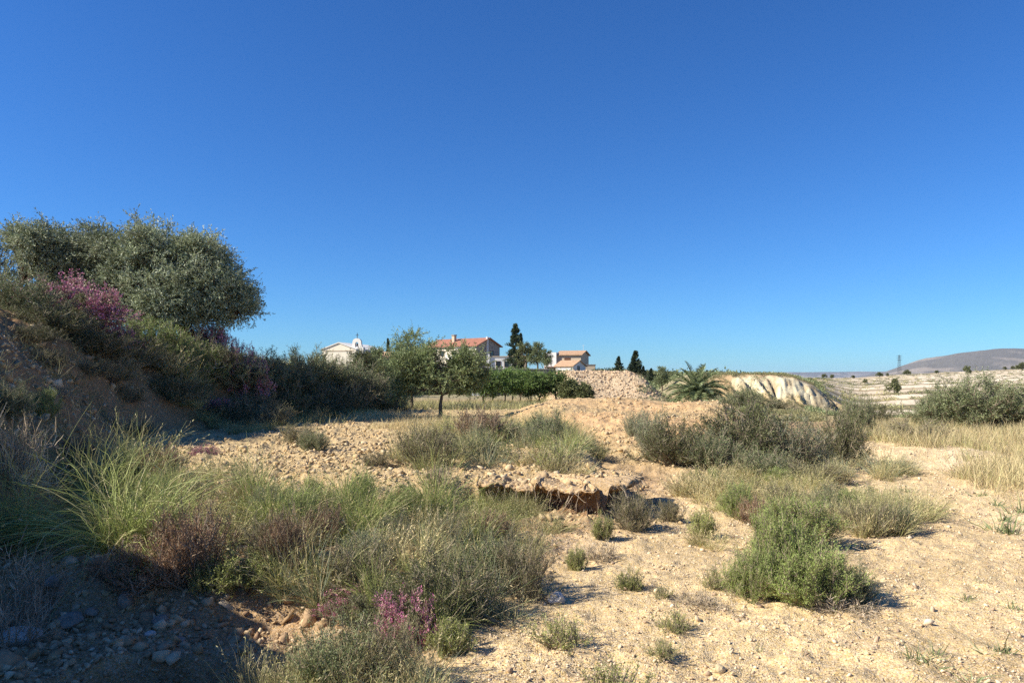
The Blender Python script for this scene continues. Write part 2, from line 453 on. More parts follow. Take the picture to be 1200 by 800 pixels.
def scatter(n, x0, x1, y0, y1, keep, size, name, mat, seed, inv=True, sink=.25):
    r = np.random.default_rng(seed)
    if inv:   # denser close by: stones get too small to see far away
        y = np.exp(r.uniform(math.log(y0), math.log(y1), n))
    else: y = r.uniform(y0, y1, n)
    x = r.uniform(x0, x1, n) * (y if inv else 1)
    z, zc = zones(x, y)
    p = keep(x, y, z, zc)
    k = r.random(n) < p
    x, y, z = x[k], y[k], z[k]
    s = size(r, len(x), y)
    P = np.stack([x, y, z + s * (.5 - sink)], 1)
    V, Fc = rockmesh(P, s, r)
    o = link(name, mesh_np(name, V, Fc, [mat])); return o

o = scatter(120000, -.8, .75, 3.2, 26, lambda x, y, z, q: q['sand'] * .8 * (.35 + .65 * ss(-.1, .2, fbm(x * 1.5, y * 1.5, 2, 91))),
            lambda r, n, y: np.clip(.0050 * np.exp(r.normal(0, .55, n)) * np.clip(y / 7, .8, 1.6), .003, .03), 'pebbles', M_PEB, 101, sink=.1)
tag(o, 'small pale pebbles and grit strewn over the sandy ground at the right', 'pebbles', kind='stuff')
o = scatter(130000, -.78, .75, 5.0, 30, lambda x, y, z, q: (q['clod'] * (1 - q['sand']) + .22 * (1 - q['sand']) * (1 - q['bank'])) * (.25 + .75 * ss(-.15, .15, fbm(x * .9, y * .9, 3, 92))),
            lambda r, n, y: np.clip(.0105 * np.exp(r.normal(0, .62, n)) * np.clip(y / 10, .75, 1.15), .004, .055), 'clods', M_CLOD, 102)
tag(o, 'broken tan and orange clods of dry earth covering the terrace and its slopes', 'clods', kind='stuff')
o = scatter(75000, -.85, .1, 3.1, 24, lambda x, y, z, q: (.5 * q['bank'] * (1 - ss(12, 20, y)) + (1 - q['bank']) * (1 - q['clod']) * (1 - q['sand']) * (1 - ss(7, 9, y)) * (1 - ss(-1.6, -.2, x)) * .8) * (1 - q['hole'] * .8) * (.15 + .85 * ss(-.1, .2, fbm(x * 1.2, y * 1.2, 3, 93))),
            lambda r, n, y: np.clip(.011 * np.exp(r.normal(0, .75, n)) * np.clip(y / 6, .8, 1.6), .004, .10), 'rubble', M_DARK, 103)
tag(o, 'grey brown rubble on the shaded bank and the gully floor', 'rubble', kind='stuff')
o = scatter(5200, -.85, -.1, 3.1, 6.6, lambda x, y, z, q: (1 - q['bank'] * .4) * (1 - ss(-1.5, -.5, x)) * (.2 + .8 * ss(-.1, .2, fbm(x * 2, y * 2, 2, 94))),
            lambda r, n, y: np.clip(.021 * np.exp(r.normal(0, .5, n)), .008, .075), 'gully_stones', stonemat('gully_gravel', [(.46, .33, .19), (.56, .43, .27), (.33, .22, .12), (.50, .37, .22), (.64, .52, .36)]), 105)
tag(o, 'loose pale and brown stones lying in the shaded gully', 'gravel', kind='stuff')
o = scatter(36000, .0, .22, 38, 56, lambda x, y, z, q: q['heap'], lambda r, n, y: np.clip(.018 * np.exp(r.normal(0, .75, n)), .008, .12), 'spoil', stonemat('spoil_stone', [(.38, .28, .18), (.5, .38, .26), (.46, .32, .20), (.56, .45, .31)]), 104)
tag(o, 'coarse lumps of earth lying over the face of the spoil heap', 'rubble', kind='stuff')

# ------------------------------------------------------------------ the low undercut earth bank at the terrace edge
def cut_bank():
    xs = np.linspace(-.42, 1.12, 60); pts = np.stack([xs, terrace_edge(xs, np.full(60, 8.6))], 1)
    ex = np.array([[1.28, pts[-1, 1] + .12], [1.42, pts[-1, 1] + .38], [1.52, pts[-1, 1] + .75], [1.58, pts[-1, 1] + 1.2]])
    pts = np.concatenate([pts, ex]); d = np.r_[0, np.cumsum(np.linalg.norm(np.diff(pts, axis=0), axis=1))]
    n = 420; t = np.linspace(0, d[-1], n); px_ = np.interp(t, d, pts[:, 0]); py_ = np.interp(t, d, pts[:, 1])
    k = np.ones(25) / 25; px_ = np.convolve(np.pad(px_, 12, 'edge'), k, 'valid'); py_ = np.convolve(np.pad(py_, 12, 'edge'), k, 'valid')
    tx, ty = np.gradient(px_), np.gradient(py_); l = np.hypot(tx, ty); nx, ny = ty / l, -tx / l
    prof = np.array([(-.85, .96), (-.45, 1.02), (-.1, 1.03), (.06, 1.0), (.12, .93), (.10, .84), (.0, .76), (-.13, .62), (-.19, .42), (-.17, .22), (-.08, .07), (.10, .01), (.42, -.06)])
    m = 90; q = np.linspace(0, 1, m); c = np.r_[0, np.cumsum(np.hypot(*np.diff(prof, axis=0).T))]; c /= c[-1]
    of = np.interp(q, c, prof[:, 0]); hh = np.interp(q, c, prof[:, 1])
    k = np.ones(5) / 5; of = np.convolve(np.pad(of, 2, 'edge'), k, 'valid'); hh = np.convolve(np.pad(hh, 2, 'edge'), k, 'valid')
    zt = zones(px_ - nx * .8, py_ - ny * .8)[0]; zb = zones(px_ + nx * .35, py_ + ny * .35)[0]
    T, Q = np.meshgrid(t, q, indexing='ij')
    amp = np.minimum(1, np.sin(np.pi * q) * 2)[None]; big = 1 + 1.1 * fbm(T * 2.2, 0 * T, 2, 7)
    rough = .17 * fbm(T * 5, Q * 9, 4, 15) + .10 * (np.abs(fbm(T * 11, Q * 22, 3, 16)) * -2 + .3)
    O = of[None] * big + rough * amp
    X = px_[:, None] + nx[:, None] * O; Y = py_[:, None] + ny[:, None] * O
    Z = zb[:, None] + (zt - zb)[:, None] * hh[None] + .06 * fbm(T * 6 + 4, Q * 12, 4, 17) * amp
    i = (np.arange(n - 1) * m)[:, None] + np.arange(m - 1)[None]
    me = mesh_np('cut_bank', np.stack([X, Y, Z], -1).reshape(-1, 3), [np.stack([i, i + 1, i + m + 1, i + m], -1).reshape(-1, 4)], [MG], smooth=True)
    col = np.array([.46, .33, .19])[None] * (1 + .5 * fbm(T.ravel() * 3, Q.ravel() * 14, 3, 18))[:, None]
    recess_shade = ss(.35, .5, Q.ravel()) * (1 - ss(.80, .9, Q.ravel())); col = col * (1 - recess_shade[:, None]) + np.array([.30, .185, .10]) * recess_shade[:, None] * (1 + .6 * fbm(T.ravel() * 6, Q.ravel() * 20, 3, 19))[:, None]  # darker brown in the recess under the lip: shade put into the soil colour
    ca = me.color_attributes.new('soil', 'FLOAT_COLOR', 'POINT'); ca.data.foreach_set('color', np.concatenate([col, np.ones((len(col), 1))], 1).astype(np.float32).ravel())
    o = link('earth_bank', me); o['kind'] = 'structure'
    r = np.random.default_rng(77); a = r.integers(0, n, 900); b = np.where(r.random(900) < .45, r.integers(4, 30, 900), r.integers(66, m, 900))
    P = np.stack([X[a, b], Y[a, b], Z[a, b]], 1) + np.stack([nx[a], ny[a], 0 * nx[a]], 1) * np.where(b > 60, r.exponential(.18, 900), 0)[:, None]
    lowr = b > 60; P[lowr, 2] = zones(P[lowr, 0], P[lowr, 1])[0]
    V, Fc = rockmesh(P, np.clip(.016 * np.exp(r.normal(0, .6, 900)), .006, .06), r)
    tag(link('fallen_clods', mesh_np('fallen_clods', V, Fc, [M_CLOD])), 'clods on the lip and fallen at the foot of the undercut earth bank', 'clods', kind='stuff')
    # bare roots hanging out of the cut
    a = r.integers(20, n - 20, 130); b = r.integers(34, 50, 130); P0 = np.stack([X[a, b], Y[a, b], Z[a, b]], 1); D = norm(np.stack([nx[a] * .5, ny[a] * .5, -np.ones(130) * .8], 1) + r.normal(0, .3, (130, 3)))
    return P0, D
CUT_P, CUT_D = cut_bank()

# ------------------------------------------------------------------ plant materials
L_OLIVE = leafmat('olive_leaf', [(.07, .10, .035), (.19, .23, .10), (.30, .33, .18), (.12, .155, .06)], .12)
L_TREE = leafmat('olive_tree_leaf', [(.13, .165, .08), (.31, .36, .21), (.48, .51, .37), (.20, .25, .12)], .15)
L_ALMOND = leafmat('almond_leaf', [(.11, .16, .05), (.26, .32, .12), (.34, .39, .20), (.17, .22, .08)], .2)
L_SILVER = leafmat('silver_leaf', [(.15, .18, .08), (.28, .32, .15), (.20, .235, .15), (.32, .35, .25)], .15)
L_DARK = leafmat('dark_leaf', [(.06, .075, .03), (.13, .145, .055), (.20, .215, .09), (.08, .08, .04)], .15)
L_FRESH = leafmat('fresh_leaf', [(.17, .24, .055), (.30, .38, .11), (.23, .31, .08), (.38, .43, .16), (.14, .16, .05)], .2)
L_CITRUS = leafmat('orchard_leaf', [(.07, .12, .03), (.13, .20, .05), (.20, .27, .08), (.10, .16, .045)], .25, .5)
L_YELLOW = leafmat('yellow_green_leaf', [(.30, .33, .09), (.42, .43, .14), (.24, .30, .09), (.36, .36, .16)], .25)
L_GREY = leafmat('grey_leaf', [(.18, .18, .08), (.31, .30, .14), (.13, .125, .06), (.40, .37, .20)], .15)
L_BROWN = leafmat('brown_leaf', [(.30, .17, .10), (.42, .27, .16), (.20, .12, .07), (.36, .22, .13)], .15)
L_PINK = leafmat('pink_blossom', [(.62, .17, .36), (.68, .26, .45), (.30, .11, .14), (.58, .38, .36), (.28, .2, .12), (.66, .42, .48)], .2)
L_GRASS = leafmat('green_grass', [(.20, .22, .07), (.36, .36, .13), (.28, .29, .11), (.52, .46, .25), (.13, .12, .05)], .15)
L_GRASSG = leafmat('long_green_blade', [(.24, .30, .08), (.38, .42, .14), (.30, .35, .11), (.16, .18, .06)], .2)
L_GRASSY = leafmat('yellow_grass', [(.34, .33, .13), (.48, .44, .21), (.28, .30, .11), (.55, .47, .27), (.2, .16, .08)], .18)
L_STRAW = leafmat('straw', [(.58, .47, .25), (.70, .58, .34), (.46, .37, .20), (.50, .46, .24), (.3, .22, .11)], .2)
L_CYP = leafmat('cypress_leaf', [(.035, .055, .03), (.06, .085, .045), (.085, .11, .06)], .1)
L_PALM = leafmat('palm_leaflet', [(.13, .17, .08), (.22, .26, .12), (.17, .21, .10)], .15, .45)
M_BARK = solid('bark', (.20, .155, .11), var=.45, scale=14, bump=.5)
M_TWIG = leafmat('twig', [(.26, .205, .15), (.34, .28, .21), (.18, .14, .10)], 0, .8)
M_DRYTWIG = leafmat('grey_dry_twig', [(.46, .37, .27), (.33, .26, .18), (.58, .49, .37)], 0, .8)

# ------------------------------------------------------------------ plant generators
def grow(P0, D0, L, S, r, curl=.25, up=0., jit=.12):
    """polylines from P0 along D0, length L; up: positive bends upwards, negative droops"""
    n = len(P0); P = np.empty((n, S, 3)); P[:, 0] = P0; D = D0.copy()
    L = np.broadcast_to(L, (n,))
    for k in range(1, S):
        D = norm(D + r.normal(0, jit, (n, 3)) + np.array([0, 0, up]) / S)
        P[:, k] = P[:, k - 1] + D * (L / (S - 1))[:, None]
    return P

def along(P, t):
    """points and tangents at parameters t (N,K) of polylines P (N,S,3)"""
    N, S, _ = P.shape
    f = t * (S - 1); i = np.clip(f.astype(int), 0, S - 2); f = (f - i)[..., None]
    n = np.arange(N)[:, None]
    A, B = P[n, i], P[n, i + 1]
    return A * (1 - f) + B * f, norm(B - A)

def cone_dirs(n, r, spread, az=None):
    a = r.uniform(0, 2 * np.pi, n) if az is None else az
    t = r.uniform(0, 1, n) ** .7 * spread
    return np.stack([np.cos(a) * np.sin(t), np.sin(a) * np.sin(t), np.cos(t)], 1)

def grass_mesh(name, n, h, rad, spread, droop, wd, mat, seed, seeds=0, S=6, mat2=None, frac2=0., wind=(0, 0), sub=None):
    """tussock of arching blades, some carrying a seed head"""
    r = np.random.default_rng(seed)
    a = r.uniform(0, 6.28, n); q = np.sqrt(r.random(n)) * rad
    P0 = np.stack([np.cos(a) * q, np.sin(a) * q, -.03 * np.ones(n)], 1)
    nsub = sub or (7 if n > 200 else 3)                       # several crowns grown into one tussock
    sc_ = r.normal(0, rad * .95, (nsub, 2)); hk = r.uniform(.55, 1.1, nsub); own = r.integers(0, nsub, n)
    P0[:, :2] = P0[:, :2] * .45 + sc_[own]
    D = cone_dirs(n, r, R(spread), a + r.normal(0, .7, n)); D[:, 0] += wind[0]; D[:, 1] += wind[1]; D = norm(D)
    L = h * r.uniform(.45, 1.12, n)
    L = L * np.where(r.random(n) < .3, .5, 1) * hk[own]; D = norm(D + np.concatenate([sc_[own] * .8, np.zeros((n, 1))], 1)); P = grow(P0, D, L, S, r, up=-droop, jit=.14)
    t = np.linspace(0, 1, S)
    W = wd * r.uniform(.6, 1.3, (n, 1)) * (1 - .85 * t ** 1.6)[None]
    A = Acc(); m2 = r.random(n) < frac2
    A.add(ribbons(P[~m2], W[~m2], r=r), 0)
    if m2.any(): A.add(ribbons(P[m2], W[m2], r=r), 1)
    if seeds:
        k = r.choice(n, seeds, replace=False)
        tt = np.tile(np.linspace(.72, 1., 7), (seeds, 1)); p, d = along(P[k], tt)
        p = p.reshape(-1, 3); d = norm(d.reshape(-1, 3) + r.normal(0, .35, (len(p), 3)))
        A.add(leaves(p, d, .035 * r.uniform(.7, 1.3, len(p)), .009, r), 1)
    return A.build(name, [mat, mat2 or L_STRAW])

def shrub_meshes(name, w, h, seed, stems=40, twigs=14, lv=12, leaf=(.022, .007), lmat=None, tmat=None, spread=75, up=.5, tw=.16, S=6, lean=(0, 0), flower=None, fl_frac=0, jit=.2):
    """twiggy shrub: returns (foliage mesh, stem mesh, flower mesh or None); built w wide, h high"""
    r = np.random.default_rng(seed)
    a = r.uniform(0, 6.28, stems)
    th = np.arccos(1 - r.random(stems) * (1 - math.cos(R(spread))))
    D = np.stack([np.cos(a) * np.sin(th), np.sin(a) * np.sin(th), np.cos(th)], 1)
    ell = 1 / np.sqrt((np.sin(th) / (w / 2)) ** 2 + (np.cos(th) / h) ** 2)
    L = ell * r.uniform(.72, 1.08, stems)
    P0 = np.stack([np.cos(a), np.sin(a), 0 * a], 1) * r.uniform(0, .13 * w, (stems, 1)); P0[:, 2] = -.03
    D = norm(D + np.array([lean[0], lean[1], 0]))
    P = grow(P0, D, L, S, r, up=up, jit=jit)
    A = Acc(); t = np.linspace(0, 1, S)
    rb = .006 * (h + w) / 2 + .003
    A.add(tubes(P, np.tile(rb * (1 - .8 * t), (stems, 1)) * r.uniform(.6, 1.3, (stems, 1)), 4))
    tt = r.uniform(.22, 1.0, (stems, twigs)); p, d = along(P, tt)
    p = p.reshape(-1, 3); d = d.reshape(-1, 3)
    d2 = norm(d * .7 + r.normal(0, .55, d.shape) + np.array([0, 0, .25]))
    tl = tw * (h + w) / 2 * r.uniform(.5, 1.3, len(p))
    Q = grow(p, d2, tl, 4, r, up=up * .6, jit=.15)
    A.add(ribbons(Q, np.tile(np.array([.006, .005, .004, .002]) * (.5 + .35 * (h + w)), (len(Q), 1)), r=r))
    stem = A.build(name + '_stem', [tmat or M_TWIG])
    t3 = r.uniform(.1, 1.05, (len(Q), lv)); c, e = along(Q, np.clip(t3, 0, 1))
    c = c.reshape(-1, 3) + r.normal(0, leaf[0] * .4, (c.size // 3, 3)); e = norm(e.reshape(-1, 3) + r.normal(0, .55, (len(c), 3)))
    fm = None
    if flower:
        g = fbm(c[:, 0] * 3 / w + c[:, 1], c[:, 2] * 3 / w + 5, 2, seed) + .35 * (c[:, 2] / h - .5)
        sel = g > np.quantile(g, 1 - fl_frac)
        fm = Acc().add(leaves(c[sel], e[sel], leaf[0] * .9, leaf[0] * .6, r)).build(name + '_flowers', [flower]); c, e = c[~sel], e[~sel]
    fol = Acc().add(leaves(c, e, leaf[0] * r.uniform(.6, 1.3, len(c)), leaf[1] * r.uniform(.7, 1.2, len(c)), r)).build(name + '_foliage', [lmat])
    return dict(foliage=fol, stem=stem, flowers=fm, w=w, h=h)

def tree_meshes(name, lobes, base_h, seed, nclu=260, tw=9, lv=13, leaf=(.055, .014), lmat=None, tl=.34, tr=.12, trunk_pts=None, sprays=0):
    """tree: lobes = [(x, y, z, rx, ry, rz)]; trunk, limbs and a crown of leafy twigs"""
    r = np.random.default_rng(seed)
    lobes = np.array(lobes, float)
    vol = lobes[:, 3] * lobes[:, 4] * lobes[:, 5]
    k = r.choice(len(lobes), nclu, p=vol ** .7 / (vol ** .7).sum())
    dr = rand_unit(nclu, r); dr[:, 2] = np.where(dr[:, 2] < -.6, -dr[:, 2], dr[:, 2])
    q = r.random(nclu) ** .45 * (1 + .22 * r.normal(0, 1, nclu).clip(-1, 1.3))
    cl = lobes[k, :3] + dr * q[:, None] * lobes[k, 3:]
    keep = fbm(cl[:, 0] * 1.5 + 9, cl[:, 2] * 1.5 + cl[:, 1], 3, seed) > -.11
    cl, k = cl[keep], k[keep]
    # limbs
    A = Acc()
    top = np.array(trunk_pts[-1] if trunk_pts else (0, 0, base_h))
    pts = np.array(trunk_pts if trunk_pts else [(0, 0, -.1), (.03, .02, base_h * .5), (0, 0, base_h)], float)
    s = np.linspace(0, 1, len(pts)); S = 6; ti = np.linspace(0, 1, S)
    TP = np.stack([np.interp(ti, s, pts[:, j]) for j in range(3)], 1)[None]
    A.add(tubes(TP, (tr * (1.25 - .5 * ti))[None], 8))
    trunk = A.build(name + '_trunk', [M_BARK], True)
    B = Acc()
    nl = len(lobes); mid = lobes[:, :3]
    LP = np.stack([top * (1 - f) + (mid + r.normal(0, .06, mid.shape)) * f + np.array([0, 0, .12]) * math.sin(f * 3.1) for f in ti], 1)
    B.add(tubes(LP, np.tile(tr * .62 * (1 - .7 * ti), (nl, 1)), 5))
    st, _ = along(LP[k], r.uniform(.35, 1, (len(k), 1))); st = st[:, 0]
    CP = np.stack([st * (1 - f) + cl * f + r.normal(0, .03, cl.shape) * (0 < f < 1) + np.array([0, 0, -.06]) * math.sin(f * 3.1) for f in np.linspace(0, 1, 5)], 1)
    B.add(tubes(CP, np.tile(tr * .16 * (1 - .75 * np.linspace(0, 1, 5)), (len(cl), 1)), 4))
    n = len(cl) * tw
    p0 = np.repeat(cl, tw, 0) + r.normal(0, .04, (n, 3)); out = norm(p0 - lobes[np.repeat(k, tw), :3])
    d0 = norm(out * .7 + rand_unit(n, r) * .9 + np.array([0, 0, .15]))
    Q = grow(p0, d0, tl * r.uniform(.5, 1.25, n), 5, r, up=-.15, jit=.12)
    B.add(ribbons(Q, np.tile(np.linspace(.007, .002, 5), (n, 1)), r=r))
    limbs = B.build(name + '_limbs', [M_BARK])
    t3 = r.uniform(.05, 1., (n, lv)); c, e = along(Q, t3)
    c = c.reshape(-1, 3); e = norm(e.reshape(-1, 3) + r.normal(0, .6, c.shape))
    crown = Acc().add(leaves(c, e, leaf[0] * r.uniform(.6, 1.25, len(c)), leaf[1] * r.uniform(.7, 1.2, len(c)), r)).build(name + '_crown', [lmat])
    return dict(trunk=trunk, limbs=limbs, crown=crown)

# ------------------------------------------------------------------ placing
def spot(px, py=None, Y=None):
    if Y is None: return at(px, py)
    x = (px - 600) / F * Y
    return (x, Y, H(x, Y))

def put_shrub(name, P, pos, w, h, label, cat='shrub', group=None, rot=None, hb=None):
    root = bpy.data.objects.new(name, None); C.collection.objects.link(root)
    root.empty_display_size = .1
    tag(root, label, cat, group)
    root.location = (pos[0], pos[1], pos[2] - .02)
    root.rotation_euler = (0, 0, random.uniform(0, 6.28) if rot is None else rot)
    sx = w / P['w']; root.scale = (sx, sx, h / P['h'])
    for part in ('foliage', 'stem', 'flowers'):
        if P.get(part): link({'stem': 'stems', 'flowers': 'blossom'}.get(part, part), P[part], root)
    return root

def put_grass(name, me, pos, w, h, dims, label, cat='grass clump', group=None, rot=None):
    o = link(name, me); tag(o, label, cat, group)
    o.location = (pos[0], pos[1], pos[2] - .01)
    o.rotation_euler = (0, 0, random.uniform(0, 6.28) if rot is None else rot)
    o.scale = (w / dims[0], w / dims[0], h / dims[1])
    return o
random.seed(5)

GR = {
    'lush': (grass_mesh('lush_tussock', 560, .78, .14, 44, 1.0, .0075, L_GRASSG, 11, 60, mat2=L_STRAW, frac2=.12), (.95, .62)),
    'lush2': (grass_mesh('lush_tussock_b', 520, .8, .2, 36, .8, .006, L_GRASS, 12, 90, mat2=L_GRASSY, frac2=.35), (.85, .68)),
    'arch': (grass_mesh('arching_tussock', 1100, 1.0, .15, 50, 1.8, .006, L_GRASSG, 13, 20, S=9, mat2=L_GRASSY, frac2=.35, sub=3), (1.35, .7)),
    'dry': (grass_mesh('dry_tussock', 420, .6, .16, 38, .6, .005, L_STRAW, 14, 140, mat2=L_GRASSY, frac2=.35), (.75, .5)),
    'grey': (grass_mesh('grey_tussock', 520, .6, .15, 50, .7, .006, L_SILVER, 15, 60, mat2=L_STRAW, frac2=.25), (.8, .48)),
    'yellow': (grass_mesh('yellow_tussock', 520, .62, .2, 34, .5, .0065, L_GRASSY, 16, 150, mat2=L_STRAW, frac2=.3), (.75, .55)),
    'wheat': (grass_mesh('reed_tussock', 160, .85, .1, 22, .7, .007, L_GRASSY, 17, 60, mat2=L_STRAW, frac2=.3), (.55, .78)),
    'sprig': (grass_mesh('sprig', 80, .2, .05, 66, .3, .010, L_OLIVE, 18, 0), (.28, .15)),
}
SH = {
    'grey': shrub_meshes('grey_shrub', 1.4, .8, 21, 60, 24, 13, (.026, .008), L_GREY),
    'olive': shrub_meshes('olive_shrub', 1.6, 1.0, 22, 64, 26, 15, (.032, .011), L_OLIVE, up=.8),
    'dark': shrub_meshes('dark_shrub', 1.8, 1.2, 23, 70, 28, 15, (.034, .012), L_DARK, up=.6),
    'fresh': shrub_meshes('fresh_shrub', 1.3, .75, 24, 70, 26, 15, (.030, .008), L_FRESH, up=1.3, spread=80),
    'yellow': shrub_meshes('yellow_shrub', .5, .35, 25, 60, 16, 12, (.016, .006), L_YELLOW, up=1.2, spread=70),
    'tuft': shrub_meshes('round_tuft', .3, .27, 26, 110, 9, 9, (.012, .004), L_YELLOW, up=.9, spread=85, tw=.12),
    'thin': shrub_meshes('thin_tuft', .4, .3, 27, 40, 10, 9, (.013, .005), L_YELLOW, up=1.0, spread=72, jit=.25),
    'brown': shrub_meshes('brown_shrub', .8, .6, 28, 70, 20, 12, (.016, .006), L_BROWN, up=1.0, spread=65),
    'silver': shrub_meshes('silver_shrub', 3.2, 1.7, 29, 120, 42, 19, (.05, .017), L_OLIVE, up=.5, spread=86, tw=.14),
    'pink': shrub_meshes('pink_shrub', 1.4, .9, 30, 60, 22, 18, (.035, .014), L_GREY, up=.6, flower=L_PINK, fl_frac=.78),
    'dead': shrub_meshes('dead_shrub', .8, .5, 31, 55, 12, 1, (.012, .004), L_BROWN, tmat=M_DRYTWIG, up=.6, spread=75, jit=.3),
    'deadgrey': shrub_meshes('grey_twig_mat', .8, .3, 32, 60, 16, 2, (.012, .005), L_GREY, tmat=M_DRYTWIG, up=.2, spread=88, jit=.35),
    'mixed': shrub_meshes('mixed_shrub', 1.5, 1.1, 33, 50, 22, 14, (.03, .01), L_SILVER, up=.9, spread=62, lean=(.1, 0)),
}

def put_tree(name, T, pos, label, cat='tree', group=None, s=1.0, rot=0, sz=None):
    root = bpy.data.objects.new(name, None); C.collection.objects.link(root)
    tag(root, label, cat, group)
    root.location = (pos[0], pos[1], pos[2] - .03); root.rotation_euler = (0, 0, rot); root.scale = (s, s, sz or s)
    t = link('trunk', T['trunk'], root)
    if T.get('limbs'): link('limb', T['limbs'], root)
    link('crown', T['crown'], root)
    return root

# the three grey-green wild olive trees on top of the bank
p = spot(214, Y=20.5)
T1 = tree_meshes('olive_right', [(-.85, 0, 2.55, .6, .9, .7), (-.1, .2, 2.2, .7, .9, .75), (.65, .1, 2.05, .7, .9, .7), (-1.4, 0, 1.9, .7, .8, .7), (1.3, -.1, 1.3, .6, .8, .6), (1.55, 0, .85, .45, .6, .4), (.5, -.3, .7, .8, .8, .5), (-.1, -.4, 1.1, 1.15, 1.0, .8), (-.95, .3, 1.1, .9, .9, .8), (-.5, -.3, .6, .9, .8, .45)], .45, 201, 1150, 11, 14, (.08, .024), L_TREE, .4, .14, [(0, 0, -.2), (.1, 0, .2), (-.05, 0, .45)])
put_tree('wild_olive_tree', T1, p, 'largest rounded grey green olive tree on the bank, rightmost of the three')
p = spot(122, Y=21.2)
T2 = tree_meshes('olive_mid', [(-.9, 0, 2.1, 1.0, 1.0, .75), (.5, 0, 2.2, 1.1, 1.0, .75), (0, -.2, 1.3, 1.3, 1.0, .7)], .8, 202, 850, 11, 14, (.08, .024), L_TREE, .4, .12)
put_tree('wild_olive_tree', T2, p, 'broad olive tree growing behind the big pink flowering shrub on the bank', s=1.14)
p = spot(18, Y=20.5)
T3 = tree_meshes('olive_left', [(-.6, 0, 1.8, .9, 1.0, .75), (.35, 0, 2.0, .75, .8, .6), (0, -.2, 1.0, 1.2, 1.0, .7)], .6, 203, 600, 11, 14, (.08, .024), L_TREE, .4, .1)
put_tree('wild_olive_tree', T3, p, 'olive tree cut by the left edge of the photo, lowest of the bank olives', s=1.12)

# small tree on the terrace
p = spot(517, 488)
T4 = tree_meshes('terrace_tree', [(0, 0, 1.7, .75, .8, .5), (-.75, 0, 1.4, .75, .7, .6), (.7, .1, 1.35, .7, .7, .6), (-.1, -.4, 1.0, .9, .6, .45), (1.0, 0, .85, .5, .5, .35), (-1.0, 0, .8, .5, .5, .4)], .5, 204, 520, 10, 13, (.07, .024), L_ALMOND, .3, .055, [(0, 0, -.1), (-.03, .02, .35), (.02, 0, .66)])
put_tree('almond_tree', T4, p, 'small slender trunked almond tree standing alone at the edge of the terrace')
T5 = tree_meshes('loose_tree', [(0, 0, 2.6, .5, .5, .5), (-.5, 0, 1.9, .7, .7, .6), (.5, 0, 1.8, .8, .7, .6), (0, 0, 1.1, 1.0, .8, .6), (.9, 0, 1.2, .6, .6, .5)], .7, 205, 230, 9, 11, (.08, .026), L_ALMOND, .4, .06)
put_tree('almond_tree', T5, spot(482, Y=29), 'taller thin leaved pale almond tree just behind the small terrace tree', s=1.0)

# orchard
OR = [tree_meshes('orchard_tree_' + str(k), [(0, 0, 1.35, .85, .8, .55), (-.6, .1, 1.1, .6, .6, .5), (.6, 0, 1.15, .6, .6, .5), (0, -.3, .85, .8, .6, .35)], .5, 210 + k, 120, 8, 10, (.11, .045), L_CITRUS, .35, .05) for k in range(3)]
labs = ['orchard tree with a leaning trunk right beside the terrace almond tree', 'second orchard tree from the terrace almond tree', 'orchard tree below the white annex with two dark windows',
        'orchard tree below the tall cypress, front row', 'orchard tree at the end of the row next to the white trunked fig']
for k, (px, Y, s) in enumerate([(566, 40, 1.0), (592, 41, 1.05), (610, 43, 1.05), (632, 41, 1.0), (651, 42, .95)]):
    put_tree('orchard_tree', OR[k % 3], spot(px, Y=Y), labs[k], 'fruit tree', 'orchard trees below the houses', s, k * 1.3)
for k, (px, Y, s, lb) in enumerate([(577, 47, 1.0, 'back row orchard tree showing over the gap between the first two front row trees'), (601, 48, 1.1, 'back row orchard tree under the dark hedge, midway along the row'), (622, 48, 1.0, 'back row orchard tree nearest the tall cypress')]):
    put_tree('orchard_tree', OR[(k + 1) % 3], spot(px, Y=Y), lb, 'fruit tree', 'orchard trees below the houses', s, k * 2.1)
TF = tree_meshes('fig', [(0, 0, 1.0, .8, .7, .6), (.6, 0, .8, .6, .6, .5)], .4, 216, 110, 8, 11, (.12, .06), L_DARK, .3, .06)
put_tree('fig_tree', TF, spot(668, Y=40), 'dark leaved bushy fig tree left of the spoil heap', 'fruit tree', s=.85)
put_tree('fig_tree', TF, spot(683, Y=39.5), 'small bush like fig growing against the foot of the spoil heap', 'fruit tree', s=.72, rot=2)

